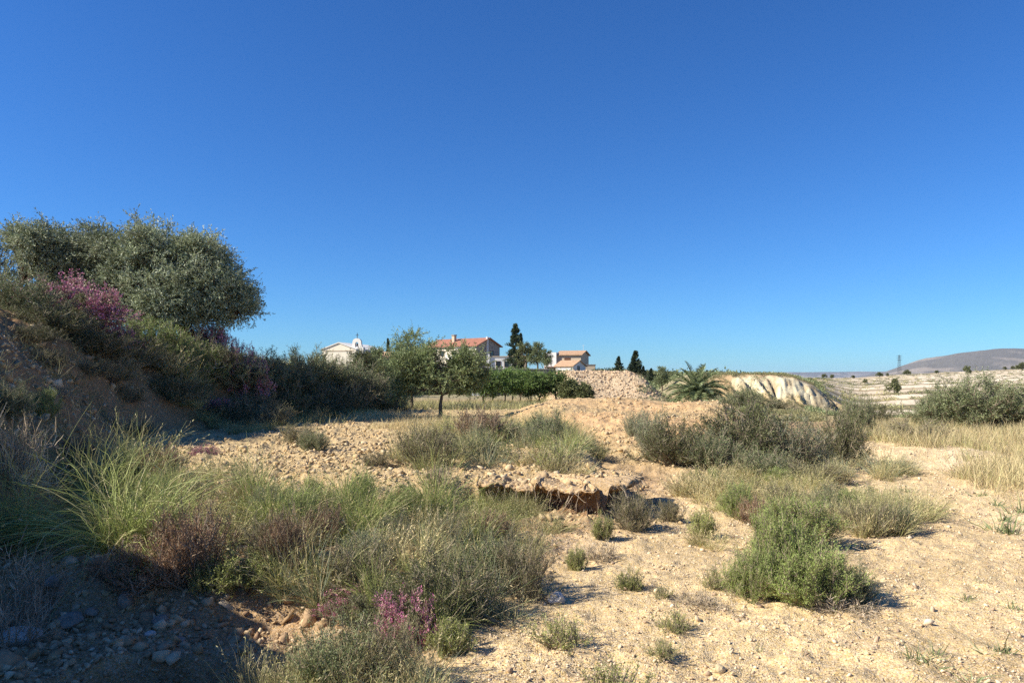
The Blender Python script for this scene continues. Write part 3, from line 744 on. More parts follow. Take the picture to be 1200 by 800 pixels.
# conifers
def conifer(name, h, wd, seed, layered=0., n=150, leaf=(.30, .10), lmat=None):
    r = np.random.default_rng(seed)
    z = h * (.06 + .94 * r.random(n) ** 1.1); tt = z / h
    rad = wd / 2 * (np.clip(1 - tt, 0, 1) ** .75) * (1 + layered * np.sin(tt * 38)) * np.clip(tt * 7, .4, 1) + .03 * h * (1 - tt)
    a = r.uniform(0, 6.28, n); D = np.stack([np.cos(a), np.sin(a), 0 * a + (.9 if layered == 0 else .15)], 1); D = norm(D)
    P0 = np.stack([0 * a, 0 * a, z - .3 * rad * (D[:, 2] > .5)], 1)
    P = grow(P0, D, rad * r.uniform(.7, 1.2, n), 4, r, up=.3, jit=.08)
    B = Acc().add(ribbons(P, np.full((n, 4), .05)))
    t3 = r.uniform(.2, 1, (n, 60)); c, e = along(P, t3); c = c.reshape(-1, 3) + r.normal(0, .09 * (wd / 3), (n * 60, 3)); e = norm(e.reshape(-1, 3) + r.normal(0, .5, c.shape) + np.array([0, 0, .5]))
    crown = Acc().add(leaves(c, e, leaf[0] * r.uniform(.6, 1.2, len(c)), leaf[1], r)).build(name + '_crown', [lmat or L_CYP])
    ti = np.linspace(0, 1, 6)
    trunk = Acc().add(tubes(np.stack([0 * ti, 0 * ti, -.3 + (h * .95 + .3) * ti], 1)[None], (h * .018 * (1.1 - ti))[None], 7)).build(name + '_trunk', [M_BARK], True)
    return dict(trunk=trunk, limbs=B.build(name + '_limbs', [M_BARK]), crown=crown)
def put_top(T, name, px, Y, label, cat, h, top, group=None, rot=0):
    """stand a tree of built height h so that it is as tall as the photo shows"""
    x = (px - 600) / F * Y; z = H(x, Y); real = EYE + (HOR - top) / F * Y - z
    return put_tree(name, T, (x, Y, z), label, cat, group, real / h, rot)
CY = conifer('cypress', 9, 1.9, 301, 0, 200, (.34, .12))
CY2 = conifer('ragged_cypress', 9, 3.8, 302, .45, 170, (.36, .13))
put_top(CY2, 'cypress_tree', 604, 118, 'tall ragged cypress towering beside the red roofed house', 'tree', 9, 381)
put_top(CY, 'cypress_tree', 610.5, 119, 'shorter narrow cypress touching the tall ragged one', 'tree', 9, 391)
CY3 = conifer('broad_conifer', 4, 2.3, 303, .12, 160, (.22, .09)); CY4 = conifer('small_conifer', 3, 1.5, 304, .4, 130, (.2, .08))
put_top(CY4, 'conifer_tree', 725, 92, 'small dark conifer standing behind the flat top of the spoil heap', 'tree', 3, 418)
put_top(CY3, 'conifer_tree', 745, 88, 'taller dark conical conifer standing behind the spoil heap', 'tree', 4, 411)
put_top(CY4, 'conifer_tree', 754, 90, 'low dark conifer leaning against the conical one behind the heap', 'tree', 3, 429)
put_top(CY, 'cypress_tree', 454.6, 122, 'lone narrow cypress on the skyline between the chapel and the almond trees', 'tree', 9, 397)
PI = tree_meshes('pine', [(0, 0, 4.2, 1.6, 1.4, 1.0), (-.9, 0, 3.2, 1.2, 1.2, 1.0), (1.0, 0, 3.1, 1.2, 1.2, 1.0), (0, 0, 2.2, 1.7, 1.2, .9)], 1.6, 305, 190, 8, 11, (.2, .07), L_DARK, .6, .16)
PI2 = tree_meshes('pine_b', [(0, 0, 4.0, 1.1, 1.2, 1.1), (.3, 0, 2.6, 1.3, 1.2, 1.0), (-.8, 0, 2.2, .9, 1.2, .8)], 1.6, 306, 170, 8, 11, (.2, .07), L_OLIVE, .6, .16)
put_top(PI, 'pine_tree', 617, 108, 'bushy pine directly right of the tall ragged cypress', 'tree', 5.2, 402, 'pines in front of the white house')
put_top(PI2, 'pine_tree', 630, 106, 'tallest pine of the row, midway between cypress and white house', 'tree', 5.1, 403, 'pines in front of the white house')
put_top(PI2, 'pine_tree', 641, 104, 'small pine overlapping the left wall of the white house with orange roof', 'tree', 5.1, 411, 'pines in front of the white house', 2.)
put_top(PI, 'pine_tree', 551, 120, 'dark tree hiding the lower corner of the red roofed house', 'tree', 5.2, 413, None, 1.)
put_top(PI, 'pine_tree', 425, 60, 'broad dark tree growing in front of the chapel bell gable', 'tree', 5.2, 412, None, 1.)
put_top(PI2, 'pine_tree', 442, 62, 'dark tree right of the bell gable with a raised crown tip', 'tree', 5.1, 410, None, .5)
put_top(PI, 'pine_tree', 452, 58, 'low wide dark tree closing the row right of the chapel', 'tree', 5.2, 424, None, 3.)
put_top(PI2, 'broadleaf_tree', 776, 60, 'small light green tree left of the palm, behind the spoil heap', 'tree', 5.1, 431, None, .5)
put_top(CY4, 'broadleaf_tree', 705 + 58, 78, 'tiny thin young tree on the skyline between conifers and palm', 'tree', 3, 432)

# short date palm
def palm():
    Y = 44.; x = (817 - 600) / F * Y; z = H(x, Y)
    root = bpy.data.objects.new('date_palm', None); C.collection.objects.link(root); root.location = (x, Y, z)
    tag(root, 'short stout date palm with arching fronds in front of the pale badland ridge', 'palm')
    r = np.random.default_rng(88)
    ti = np.linspace(0, 1, 5)
    link('trunk', Acc().add(tubes(np.stack([0 * ti, 0 * ti, -.1 + .75 * ti], 1)[None], (.30 - .05 * ti)[None], 10)).build('palm_trunk', [M_BARK], True), root)
    nf = 44
    for k in range(nf):
        a = k * 2.39996; el = R(82 - 78 * (k / nf) ** .85)
        D = np.array([[math.cos(a) * math.cos(el), math.sin(a) * math.cos(el), math.sin(el)]])
        S = 14; L = r.uniform(1.75, 2.25)
        P = np.empty((1, S, 3)); P[0, 0] = (0, 0, .6); d = D[0]
        for j in range(1, S):
            d = norm(d + np.array([0, 0, -.085 - .02 * (k / nf)])); P[0, j] = P[0, j - 1] + d * L / (S - 1)
        A = Acc().add(tubes(P, np.linspace(.022, .006, S)[None], 4))
        t = np.linspace(.12, 1, 46)[None]; c, e = along(P, t); c = c[0]; e = e[0]
        side = norm(np.cross(e, [0, 0, 1.])); upv = np.cross(side, e)
        ll = .42 * np.sin(np.clip(t[0] * 2.6 + .35, 0, 3.0)) + .07
        for sg in (-1, 1):
            dd = norm(side * sg * .75 + e * .65 + upv * .35 + r.normal(0, .06, e.shape))
            Q = np.stack([c, c + dd * ll[:, None] * .55, c + dd * ll[:, None] + np.array([0, 0, -.05])], 1)
            A.add(ribbons(Q, np.tile([.03, .026, .004], (len(c), 1)), r=r))
        link('frond', A.build('frond', [L_PALM]), root)
palm()

# distant dark trees dotted on the far plateau
FT = [tree_meshes('far_tree_%d' % k, [(0, 0, 2.2, 2.0, 1.6, 1.2), (1.3, 0, 1.7, 1.3, 1.2, .9), (-1.2, .2, 1.6, 1.2, 1.2, .8)], 1.0, 320 + k, 70, 7, 10, (.4, .16), L_DARK, .8, .16) for k in range(2)]
def fspot(px, Y): return spot(px, Y=Y)
fl = [(966, 400, 1.0, 'first of the two tiny trees above the pale ridge end on the far plateau'), (975, 410, 1.0, 'second of the two tiny trees above the pale ridge end on the far plateau'), (1000, 415, .8, 'tiny dark tree on the plateau where the mountain slope begins'),
      (1031, 400, 1.2, 'dark tree on the plateau left of the pylon foot'), (1040, 405, .8, 'smaller dark tree on the plateau directly under the pylon'), (1063, 395, 1.3, 'round dark tree on the plateau right of the pylon'),
      (1098, 418, .9, 'tiny dark tree on the plateau at the mountain\'s middle'), (1133, 400, 1.6, 'wide dark tree crowning the plateau above the big silver bush'), (1136, 370, .9, 'small dark tree just below the wide one above the big silver bush'),
      (1178, 425, .8, 'first small tree on the plateau edge at the far right'), (1187, 428, .9, 'second small tree on the plateau edge at the far right'), (1198, 410, 2.0, 'big dark tree on the plateau cut by the right edge'),
      (1049, 262, 1.0, 'round dark bush on a pale terrace step halfway down the far slope'), (1014, 300, .8, 'dark bush on the far slope above the small broom thicket'), (1048, 180, 1.2, 'broad dark bush low on the far slope beside the pale gully')]
for k, (px, Y, s, lb) in enumerate(fl):
    put_tree('distant_tree', FT[k % 2], fspot(px, Y), lb, 'tree', 'dark trees dotted over the far slope and plateau', s * .6, k * 1.1)

# ------------------------------------------------------------------ buildings
B_WHITE = solid('white_render', (.74, .71, .66), var=.08, scale=1.5, bump=.1)
B_CREAM = solid('cream_render', (.80, .72, .58), var=.08, scale=1.5, bump=.1)
B_GREY = solid('grey_render', (.30, .27, .24), var=.2, scale=1.5, bump=.2)
B_BEIGE = solid('beige_render', (.52, .42, .30), var=.1, scale=1.5, bump=.1)
B_DARKRED = solid('red_brown_wall', (.22, .11, .08), var=.2, scale=2)
B_FRAME = solid('brown_wood', (.14, .07, .04), var=.2, scale=4)
B_METAL = solid('pale_metal', (.60, .60, .60), .5, var=.1)
M_IRON = solid('dark_iron', (.06, .06, .065), .6, var=.1)
def glassm():
    m, nt, b, out = newmat('dark_glass'); b.inputs['Base Color'].default_value = (.02, .025, .03, 1); b.inputs['Roughness'].default_value = .15; return m
B_GLASS = glassm()
def tilem(name, col, col2):
    m, nt, b, out = newmat(name)
    tc = nt.nodes.new('ShaderNodeTexCoord')
    wv = nt.nodes.new('ShaderNodeTexWave'); wv.inputs['Scale'].default_value = 1.3; wv.inputs['Distortion'].default_value = .3; wv.bands_direction = 'X'
    nt.links.new(tc.outputs['Object'], wv.inputs['Vector'])
    no = nt.nodes.new('ShaderNodeTexNoise'); no.inputs['Scale'].default_value = 2.2; no.inputs['Detail'].default_value = 6; nt.links.new(tc.outputs['Object'], no.inputs['Vector'])
    c = ramp(nt, [(.3, col2), (.7, col)], no.outputs[0]); nt.links.new(c, b.inputs['Base Color']); b.inputs['Roughness'].default_value = .9
    bp = nt.nodes.new('ShaderNodeBump'); bp.inputs['Distance'].default_value = .06; nt.links.new(wv.outputs[0], bp.inputs['Height']); nt.links.new(bp.outputs[0], b.inputs['Normal'])
    return m
T_RED = tilem('red_roof_tile', (.42, .18, .11), (.26, .11, .075)); T_TAN = tilem('tan_roof_tile', (.55, .35, .21), (.38, .24, .14))

def poly_mesh(name, V, Fs, mats, fm=None):
    me = bpy.data.meshes.new(name); me.from_pydata([tuple(v) for v in V], [], Fs)
    for m in mats: me.materials.append(m)
    me.update(); return me
def boxv(x0, x1, y0, y1, z0, z1): return [(x0, y0, z0), (x1, y0, z0), (x1, y1, z0), (x0, y1, z0), (x0, y0, z1), (x1, y0, z1), (x1, y1, z1), (x0, y1, z1)]
BF = [(0, 3, 2, 1), (4, 5, 6, 7), (0, 1, 5, 4), (1, 2, 6, 5), (2, 3, 7, 6), (3, 0, 4, 7)]
def boxes(name, bl, mat, parent):
    V = []; Fs = []
    for b in bl:
        n = len(V); V += boxv(*b); Fs += [tuple(i + n for i in f) for f in BF]
    return link(name, poly_mesh(name, V, Fs, [mat]), parent)
def gabled(name, x0, x1, y0, y1, z0, ze, zr, mat, parent, axis='y'):
    """walls closed by gables; the ridge runs along axis"""
    if axis == 'y':
        xm = (x0 + x1) / 2; V = [(x0, y0, z0), (x1, y0, z0), (x1, y0, ze), (xm, y0, zr), (x0, y0, ze), (x0, y1, z0), (x1, y1, z0), (x1, y1, ze), (xm, y1, zr), (x0, y1, ze)]
    else:
        ym = (y0 + y1) / 2; V = [(x0, y1, z0), (x0, y0, z0), (x0, y0, ze), (x0, ym, zr), (x0, y1, ze), (x1, y1, z0), (x1, y0, z0), (x1, y0, ze), (x1, ym, zr), (x1, y1, ze)]
    Fs = [(0, 1, 2, 3, 4), (9, 8, 7, 6, 5), (0, 4, 9, 5), (1, 6, 7, 2), (4, 3, 8, 9), (3, 2, 7, 8)]
    return link(name, poly_mesh(name, V, Fs, [mat]), parent)
def roof(x0, x1, y0, y1, ze, zr, mat, parent, axis='y', t=.16, ov=.35, lift=.02):
    V = []; Fs = []
    def slab(a, b, c, d):
        n = len(V)
        for p_ in (a, b, c, d): V.append((p_[0], p_[1], p_[2] + lift))
        for p_ in (a, b, c, d): V.append((p_[0], p_[1], p_[2] + lift + t))
        Fs.extend([tuple(i + n for i in f) for f in BF])
    if axis == 'y':
        xm = (x0 + x1) / 2; k = (zr - ze) / (xm - x0); a, b = y0 - ov, y1 + ov
        slab((x0 - ov, a, ze - ov * k), (xm, a, zr), (xm, b, zr), (x0 - ov, b, ze - ov * k)); slab((xm, a, zr), (x1 + ov, a, ze - ov * k), (x1 + ov, b, ze - ov * k), (xm, b, zr))
    else:
        ym = (y0 + y1) / 2; k = (zr - ze) / (ym - y0); a, b = x0 - ov, x1 + ov
        slab((a, y0 - ov, ze - ov * k), (b, y0 - ov, ze - ov * k), (b, ym, zr), (a, ym, zr)); slab((a, ym, zr), (b, ym, zr), (b, y1 + ov, ze - ov * k), (a, y1 + ov, ze - ov * k))
    return link('roof', poly_mesh('roof', V, Fs, [mat]), parent)
def window(parent, cx, cz, w_, h_, at_, face='y', name='window', sill=True):
    """frame with a pane set in it, on a wall facing -y (face 'y') or -x / +x (face 'x')"""
    d = .06
    def bx(a0, a1, z0, z1, p0, p1):
        return (a0, a1, at_ + p0, at_ + p1, z0, z1) if face == 'y' else (at_ + p0, at_ + p1, a0, a1, z0, z1)
    s = -1 if face in ('y', 'x-') else 1
    if face == 'x-': face_ = 'x'
    q = lambda a, b: (min(s * a, s * b), max(s * a, s * b))
    p0, p1 = q(.0, d); f = .07
    bl = [bx(cx - w_ / 2, cx - w_ / 2 + f, cz - h_ / 2, cz + h_ / 2, p0, p1), bx(cx + w_ / 2 - f, cx + w_ / 2, cz - h_ / 2, cz + h_ / 2, p0, p1),
          bx(cx - w_ / 2 + f, cx + w_ / 2 - f, cz + h_ / 2 - f, cz + h_ / 2, p0, p1), bx(cx - w_ / 2 + f, cx + w_ / 2 - f, cz - h_ / 2, cz - h_ / 2 + f, p0, p1)]
    o = boxes(name, bl, B_FRAME, parent)
    g0, g1 = q(.0, .025)
    boxes('pane', [bx(cx - w_ / 2 + f, cx + w_ / 2 - f, cz - h_ / 2 + f, cz + h_ / 2 - f, g0, g1)], B_GLASS, o)
    return o
def bldg(name, px, Y, rot, label, cat):
    x = (px - 600) / F * Y
    root = bpy.data.objects.new(name, None); C.collection.objects.link(root); root.location = (x, Y, H(x, Y)); root.rotation_euler = (0, 0, rot)
    return tag(root, label, cat), H(x, Y)
def zat(py, Y): return EYE + (HOR - py) / F * Y

# big house: local +x is out of the shaded gable end, -y is the long sunlit front
Y = 150.; rt_ = R(-37)
hs_, z0 = bldg('house', 558, Y, rt_, 'two storey house with red tiled roof, grey gable end and white flue', 'house')
e = zat(404.5, Y) - z0; rg = zat(395.5, Y) - z0
WG, LF = 7.6, 13.5       # gable width (local y), length (local -x)
gabled('wall', -LF, 0, 0, WG, -.5, e, rg, B_CREAM, hs_, 'x')
boxes('gable_wall', [(.0, .12, .0, WG, -.5, e - .02)], B_GREY, hs_)  # grey slab over the cream gable end
link('gable_top', poly_mesh('gable_top', [(.0, 0, e - .02), (.0, WG, e - .02), (.0, WG / 2, rg - .03), (.12, 0, e - .02), (.12, WG, e - .02), (.12, WG / 2, rg - .03)], [(0, 2, 1), (3, 4, 5), (0, 3, 5, 2), (1, 2, 5, 4), (0, 1, 4, 3)], [B_GREY]), hs_)
r_ = roof(-LF, .12, 0, WG, e, rg, T_RED, hs_, 'x', ov=.5)
ch = boxes('chimney', [(-8.3, -7.6, 1.9, 2.6, rg - 1.6, rg + .75)], B_BEIGE, r_); boxes('cap', [(-8.4, -7.5, 1.8, 2.7, rg + .75, rg + .95)], B_GREY, r_)
boxes('flue', [(.14, .5, 3.0, 3.36, e - 4.4, rg + .3)], B_METAL, hs_)
window(hs_, 5.0, e - 1.6, 1.1, 1.2, .12, 'x')
for cx in (-2.5, -5.8, -9.2, -12): window(hs_, cx, e - 1.5, 1.1, 1.2, 0, 'y')
boxes('cornice', [(-LF, -.01, -.12, -.01, e - .45, e - .2)], B_WHITE, hs_)
bo = boxes('balcony', [(-7.4, -1.2, -1.0, -.01, e - 3.0, e - 2.8), (-7.4, -1.2, -1.0, -.9, e - 2.8, e - 2.0)], B_WHITE, hs_)
an, z0 = bldg('house_annex', 588, 140, R(-4), 'low white annex with two dark windows below the grey gable', 'annex')
zt = zat(418, 140) - z0
boxes('wall', [(-2.3, 2.2, 0, 4, -.5, zt)], B_WHITE, an)
boxes('roof', [(-2.4, 2.3, -.1, 4.1, zt + .003, zt + .15)], B_BEIGE, an)
zz = zat(426.5, 140) - z0
window(an, -.65, zz, .95, 1.15, 0, 'y'); window(an, .95, zz, .95, 1.15, 0, 'y')
link('buttress', poly_mesh('buttress', [(-3.6, -.3, -.5), (-2.31, -.3, -.5), (-2.31, -.3, zt + .5), (-2.6, -.3, zt + .5), (-3.6, .3, -.5), (-2.31, .3, -.5), (-2.31, .3, zt + .5), (-2.6, .3, zt + .5)], [(0, 1, 2, 3), (7, 6, 5, 4), (0, 3, 7, 4), (1, 5, 6, 2), (3, 2, 6, 7), (0, 4, 5, 1)], [B_WHITE]), an)
lo, z0 = bldg('garden_shed', 603, 145, R(0), 'low beige building showing between the white annex and the cypress', 'shed')
zt = zat(418, 145) - z0
boxes('wall', [(-1.4, 2.5, 0, 4, -.5, zt)], B_BEIGE, lo); boxes('roof', [(-1.5, 2.6, -.15, 4.1, zt + .003, zt + .25)], T_TAN, lo)

# chapel
cp, z0 = bldg('chapel', 397, 110, R(-14), 'cream chapel with low gable and white bell gable carrying a cross', 'chapel')
e = zat(409.5, 110) - z0; rg = zat(402, 110) - z0
gabled('wall', -2.75, 2.75, 0, 10, -.5, e, rg, B_CREAM, cp, 'y'); roof(-2.75, 2.75, 0, 10, e, rg, B_WHITE, cp, 'y', ov=.12, t=.14)
boxes('moulding', [(-2.4, 2.4, -.05, -.004, e - .25, e - .12)], B_BEIGE, cp)
boxes('side_wall', [(2.76, 4.3, 1.2, 7, -.5, e - .35)], B_DARKRED, cp)
def bell_gable():
    # wall slab with a round-headed opening
    w2, o2, t = .72, .27, .35; zb, zs, zt = e - .3, e + .95, e + 1.75
    an_ = [math.pi - k * math.pi / 10 for k in range(11)]
    arch = [(o2 * math.cos(a), zs - .1 + o2 * math.sin(a)) for a in an_]
    inner = [(-o2, e + .35)] + arch + [(o2, e + .35)]
    outer = [(-w2 - .12, e + .35), (-w2, zs - .1)] + [(w2 * math.cos(a) * (1 if abs(math.cos(a)) < .8 else 1), zs + .0 + .72 * math.sin(a) ** .8) for a in an_[1:-1]] + [(w2, zs - .1), (w2 + .12, e + .35)]
    V = []; Fs = []; n = len(inner)
    for yv in (0, t):
        V += [(a, yv, b) for a, b in inner] + [(a, yv, b) for a, b in outer]
    for k in range(n - 1):
        Fs.append((k, k + 1, n + k + 1, n + k)); q = 2 * n
        Fs.append((q + k + 1, q + k, q + n + k, q + n + k + 1)); Fs.append((k + 1, k, q + k, q + k + 1)); Fs.append((n + k, n + k + 1, q + n + k + 1, q + n + k))
    o = link('bell_gable', poly_mesh('bell_gable', V, Fs, [B_WHITE]), cp); o.location = (2.75, .3, 0)
    boxes('base', [(-.95, 1.05, .0, .6, zb - 1.5, e + .35)], B_WHITE, o)
    bl = link('bell', Acc().add(tubes(np.array([[[0, .17, zs - .45], [0, .17, zs - .35], [0, .17, zs - .15], [0, .17, zs + .02]]]), np.array([[.2, .15, .12, .05]]), 10)).build('bell', [M_IRON], True), o)
    boxes('cross', [(-.035, .035, .14, .21, zs + .7, zs + 1.5), (-.22, -.036, .14, .21, zs + 1.15, zs + 1.22), (.036, .22, .14, .21, zs + 1.15, zs + 1.22)], M_IRON, o)
bell_gable()
lb, z0 = bldg('farm_building', 458, 100, R(6), 'low building with a tan roof beneath the lone skyline cypress', 'building')
zt = zat(413, 100) - z0
gabled('wall', -1.6, 4.2, 0, 4, -.5, zt - .6, zt, B_BEIGE, lb, 'x'); roof(-1.6, 4.2, 0, 4, zt - .6, zt, T_TAN, lb, 'x', ov=.2)

# white house at the right
wh, z0 = bldg('house', 653, 140, R(-20), 'white and beige house with an orange tiled roof behind the pines', 'house')
ze = zat(416, 140) - z0; zr = zat(411.3, 140) - z0
boxes('wall', [(-2.4, -.01, -.6, 5, -.5, zr - .25)], B_WHITE, wh)
gabled('upper_wall', 0, 4.6, 0, 6, -.5, ze, zr, B_BEIGE, wh, 'x'); roof(0, 4.6, 0, 6, ze, zr, T_TAN, wh, 'x', ov=.35)
dr = boxes('door', [(1.4, 2.6, -.05, -.004, ze - 2.0, ze - .5)], B_FRAME, wh); boxes('handle', [(1.5, 1.56, -.1, -.055, ze - 1.3, ze - 1.15)], B_METAL, dr)
pr = boxes('porch', [(-1.8, 1.9, -2.6, -.62, ze - 2.35, ze - 2.2)], B_DARKRED, wh)
for cx in (-1.7, .1, 1.75): boxes('post', [(cx, cx + .12, -2.5, -2.38, -.5, ze - 2.36)], B_FRAME, pr)
boxes('aerial', [(4.3, 4.34, 2.9, 2.94, zr - .1, zr + 1.3), (4.05, 4.6, 2.9, 2.93, zr + 1.1, zr + 1.13)], B_METAL, wh)
ob, z0 = bldg('outbuilding', 679, 128, R(-38), 'small white outbuilding with a tan gabled roof beside the orange roofed house', 'outbuilding')
ze = zat(429, 128) - z0; zr = zat(423, 128) - z0
gabled('wall', -3.6, 0, -2.0, 2.0, -.5, ze, zr, B_WHITE, ob, 'x'); roof(-3.6, 0, -2.0, 2.0, ze, zr, T_TAN, ob, 'x', ov=.25)
window(ob, -.3, ze - .35, .7, .8, 0, 'x')
ws, z0 = bldg('outbuilding', 688, 132, R(-8), 'flat roofed pale lean-to at the right of the gabled outbuilding', 'outbuilding')
zt = zat(427.5, 132) - z0
boxes('wall', [(-1.2, 1.4, 0, 3, -.5, zt)], B_BEIGE, ws); boxes('roof', [(-1.3, 1.5, -.1, 3.1, zt + .003, zt + .1)], B_GREY, ws)
# boundary wall below the houses
Yw = 62.
gw, z0 = bldg('garden_wall', 612, Yw, R(2), 'long dark grey block wall running behind the orchard below the houses', 'wall')
zt = zat(433, Yw) - z0
boxes('blockwork', [(-3.2, 2.6, 0, .25, -.8, zt)], solid('grey_block', (.16, .15, .15), var=.3, scale=3), gw)
boxes('coping', [(-3.25, 2.65, -.03, .28, zt + .003, zt + .07)], B_GREY, gw)
ww, z0 = bldg('garden_wall', 562, Yw - 1, R(4), 'short whitewashed wall stub at the left end of the grey block wall', 'wall')
zt = zat(436, Yw - 1) - z0
boxes('masonry', [(-.7, .7, 0, .3, -.8, zt)], B_WHITE, ww)

# lattice pylon
def pylon():
    Y = 900.; x = (1054 - 600) / F * Y; z = H(x, Y)
    root = bpy.data.objects.new('power_pylon', None); C.collection.objects.link(root); root.location = (x, Y, z)
    tag(root, 'slender lattice power pylon standing against the sky left of the mountain', 'pylon')
    h = zat(416, Y) - z; rr = .15
    A = []
    c4 = [(-1, -1), (1, -1), (1, 1), (-1, 1)]
    def pt(k, t): return np.array([c4[k % 4][0] * (2.0 - 1.4 * t), c4[k % 4][1] * (2.0 - 1.4 * t), h * t])
    for k in range(4):
        ti = np.linspace(0, 1, 3); link('leg', Acc().add(tubes(np.array([[pt(k, t) for t in ti]]), np.full((1, 3), rr), 4)).build('leg', [M_IRON]), root)
    segs = []
    for j in range(9):
        for k in range(4): segs.append([pt(k, j / 9), pt(k + 1, (j + .5) / 9), pt(k, (j + 1) / 9)])
    link('lattice', Acc().add(tubes(np.array(segs), np.full((len(segs), 3), .07), 4)).build('lattice', [M_IRON]), root)
    for t in (.78, .88, .97):
        link('cross_arm', Acc().add(tubes(np.array([[[-3.5, 0, h * t], [0, 0, h * t + .3], [3.5, 0, h * t]]]), np.array([[.1, .25, .1]]), 4)).build('cross_arm', [M_IRON]), root)
pylon()

# ------------------------------------------------------------------ shrubs and grass clumps one can point to
def S_(name, proto, px, py, wp, hp, label, cat='shrub', group=None, Y=None, rot=None):
    p = spot(px, py, Y); k = p[1] / F
    return put_shrub(name, SH[proto], p, wp * k, hp * k, label, cat, group, rot)
def G_(name, proto, px, py, wp, hp, label, cat='grass clump', group=None, Y=None, rot=None):
    p = spot(px, py, Y); k = p[1] / F; me, dims = GR[proto]
    return put_grass(name, me, p, wp * k, hp * k, dims, label, cat, group, rot)
LOOK = dict(lush='green', lush2='mixed', yellow='yellowish', grey='greyish', arch='arching', wheat='reedy', dry='straw', brown='brown', mixed='silvery', olive='olive', fresh='fresh', thin='thin')
def stand(fn, name, protos, poly, n, wr, hr, label, cat, group, seed, jit=.15, dmin=0):
    """several look-alike plants sharing a stand; poly = (px0, py0, px1, py1, px2, py2, ...) ground outline"""
    r = np.random.default_rng(seed); P = np.array([at(a, b)[:2] for a, b in poly])
    lo, hi = P.min(0), P.max(0); got = []; tries = 0
    while len(got) < n and tries < 4000:
        tries += 1
        q = r.uniform(lo, hi); ins = False
        for i in range(len(P)):
            a, b = P[i], P[i - 1]
            if (a[1] > q[1]) != (b[1] > q[1]) and q[0] < (b[0] - a[0]) * (q[1] - a[1]) / (b[1] - a[1]) + a[0]: ins = not ins
        if not ins or any(np.hypot(*(q - g)) < dmin for g in got): continue
        got.append(q)
    ga = np.array(got); lat = np.argsort(np.argsort(ga[:, 0] / ga[:, 1])) / max(len(ga) - 1, 1); dep = np.argsort(np.argsort(ga[:, 1])) / max(len(ga) - 1, 1)
    base = label; assert len(base) == 2
    for k, q in enumerate(got):
        pr = protos[r.integers(len(protos))]; w_ = r.uniform(*wr); h_ = r.uniform(*hr)
        look = LOOK[pr] + (' tall' if h_ > hr[0] + .62 * (hr[1] - hr[0]) else ' low' if h_ < hr[0] + .3 * (hr[1] - hr[0]) else '')
        side = ['left end', 'left part', 'middle', 'right part', 'right end'][min(4, int(lat[k] * 4.999))]; row = ['front', 'centre', 'back'][min(2, int(dep[k] * 2.999))]
        label = f'{look} {base[0]}, {row} row, {side} of {base[1]}'
        pos = (q[0], q[1], H(q[0], q[1]))
        if fn == 'g': me, dims = GR[pr]; put_grass(name, me, pos, w_, h_, dims, label, cat, group, r.uniform(0, 6.28))
        else: put_shrub(name, SH[pr], pos, w_, h_, label, cat, group, r.uniform(0, 6.28))

# --- sand flat at the right
S_('dwarf_shrub', 'tuft', 738, 690, 36, 38, 'small round yellow green cushion standing alone on the pale sand')
S_('dwarf_shrub', 'thin', 790, 738, 50, 38, 'low spiky tuft on sand directly below the grey twig litter')
S_('dwarf_shrub', 'thin', 776, 769, 44, 30, 'lowest spiky tuft of the short column of tufts on the sand')
S_('dwarf_shrub', 'thin', 775, 700, 28, 22, 'tiny faint tuft just right of the round cushion\'s shadow')
S_('dwarf_shrub', 'thin', 836, 688, 34, 36, 'upright thin tuft left of the big fresh green bush')
S_('twig_mat', 'deadgrey', 820, 712, 90, 22, 'flat mat of grey dead twigs left of the big fresh green bush', 'dead shrub')
S_('twig_mat', 'deadgrey', 990, 716, 110, 20, 'grey dead twigs lying under the front edge of the fresh green bush', 'dead shrub')
S_('dry_shrub', 'thin', 660, 756, 76, 52, 'tan see-through dry bush on the sand nearest the shaded thicket')
S_('dry_shrub', 'thin', 716, 812, 96, 52, 'tan dry bush cut by the bottom edge of the photo')
S_('green_bush', 'fresh', 908, 690, 78, 98, 'taller left half of the big fresh green bush on the sand, crown leaning up', rot=.3)
S_('green_bush', 'fresh', 950, 706, 124, 68, 'broad low front of the big fresh green bush above the grey twigs', rot=2.)
S_('green_bush', 'fresh', 936, 694, 104, 84, 'middle of the big fresh green bush, between its tall left half and its low front', rot=5.)
S_('green_bush', 'fresh', 880, 700, 70, 60, 'small green side shoot at the left foot of the big fresh green bush', rot=4.)
S_('green_bush', 'olive', 1000, 706, 64, 56, 'duller green right flank of the big fresh green bush', rot=1.)
S_('dwarf_shrub', 'yellow', 824, 630, 40, 40, 'bright yellow green herb standing between the bushes on sand')
G_('grass_clump', 'yellow', 825, 640, 44, 30, 'short yellow grass clump at the foot of the bright yellow green herb')
S_('dark_dwarf_shrub', 'brown', 882, 614, 46, 40, 'small dark brown bush between yellow grasses left of the right hand clump')
S_('grey_green_shrub', 'grey', 742, 622, 64, 50, 'grey green bush on the slope foot right of the undercut hollow')
S_('grey_green_shrub', 'yellow', 706, 632, 34, 36, 'pale green tuft below the end of the undercut')
S_('twig_mat', 'deadgrey', 700, 655, 70, 24, 'grey twig litter on rubble below the pale green tuft', 'dead shrub')
S_('grey_green_shrub', 'grey', 785, 610, 40, 28, 'small grey tuft between undercut slope and the yellow grass stand')
S_('dwarf_shrub', 'yellow', 675, 668, 30, 34, 'small yellowish tuft on the edge where rubble meets sand')
S_('grey_green_shrub', 'grey', 612, 702, 90, 84, 'grey thin twigged bush at the right end of the shaded thicket')
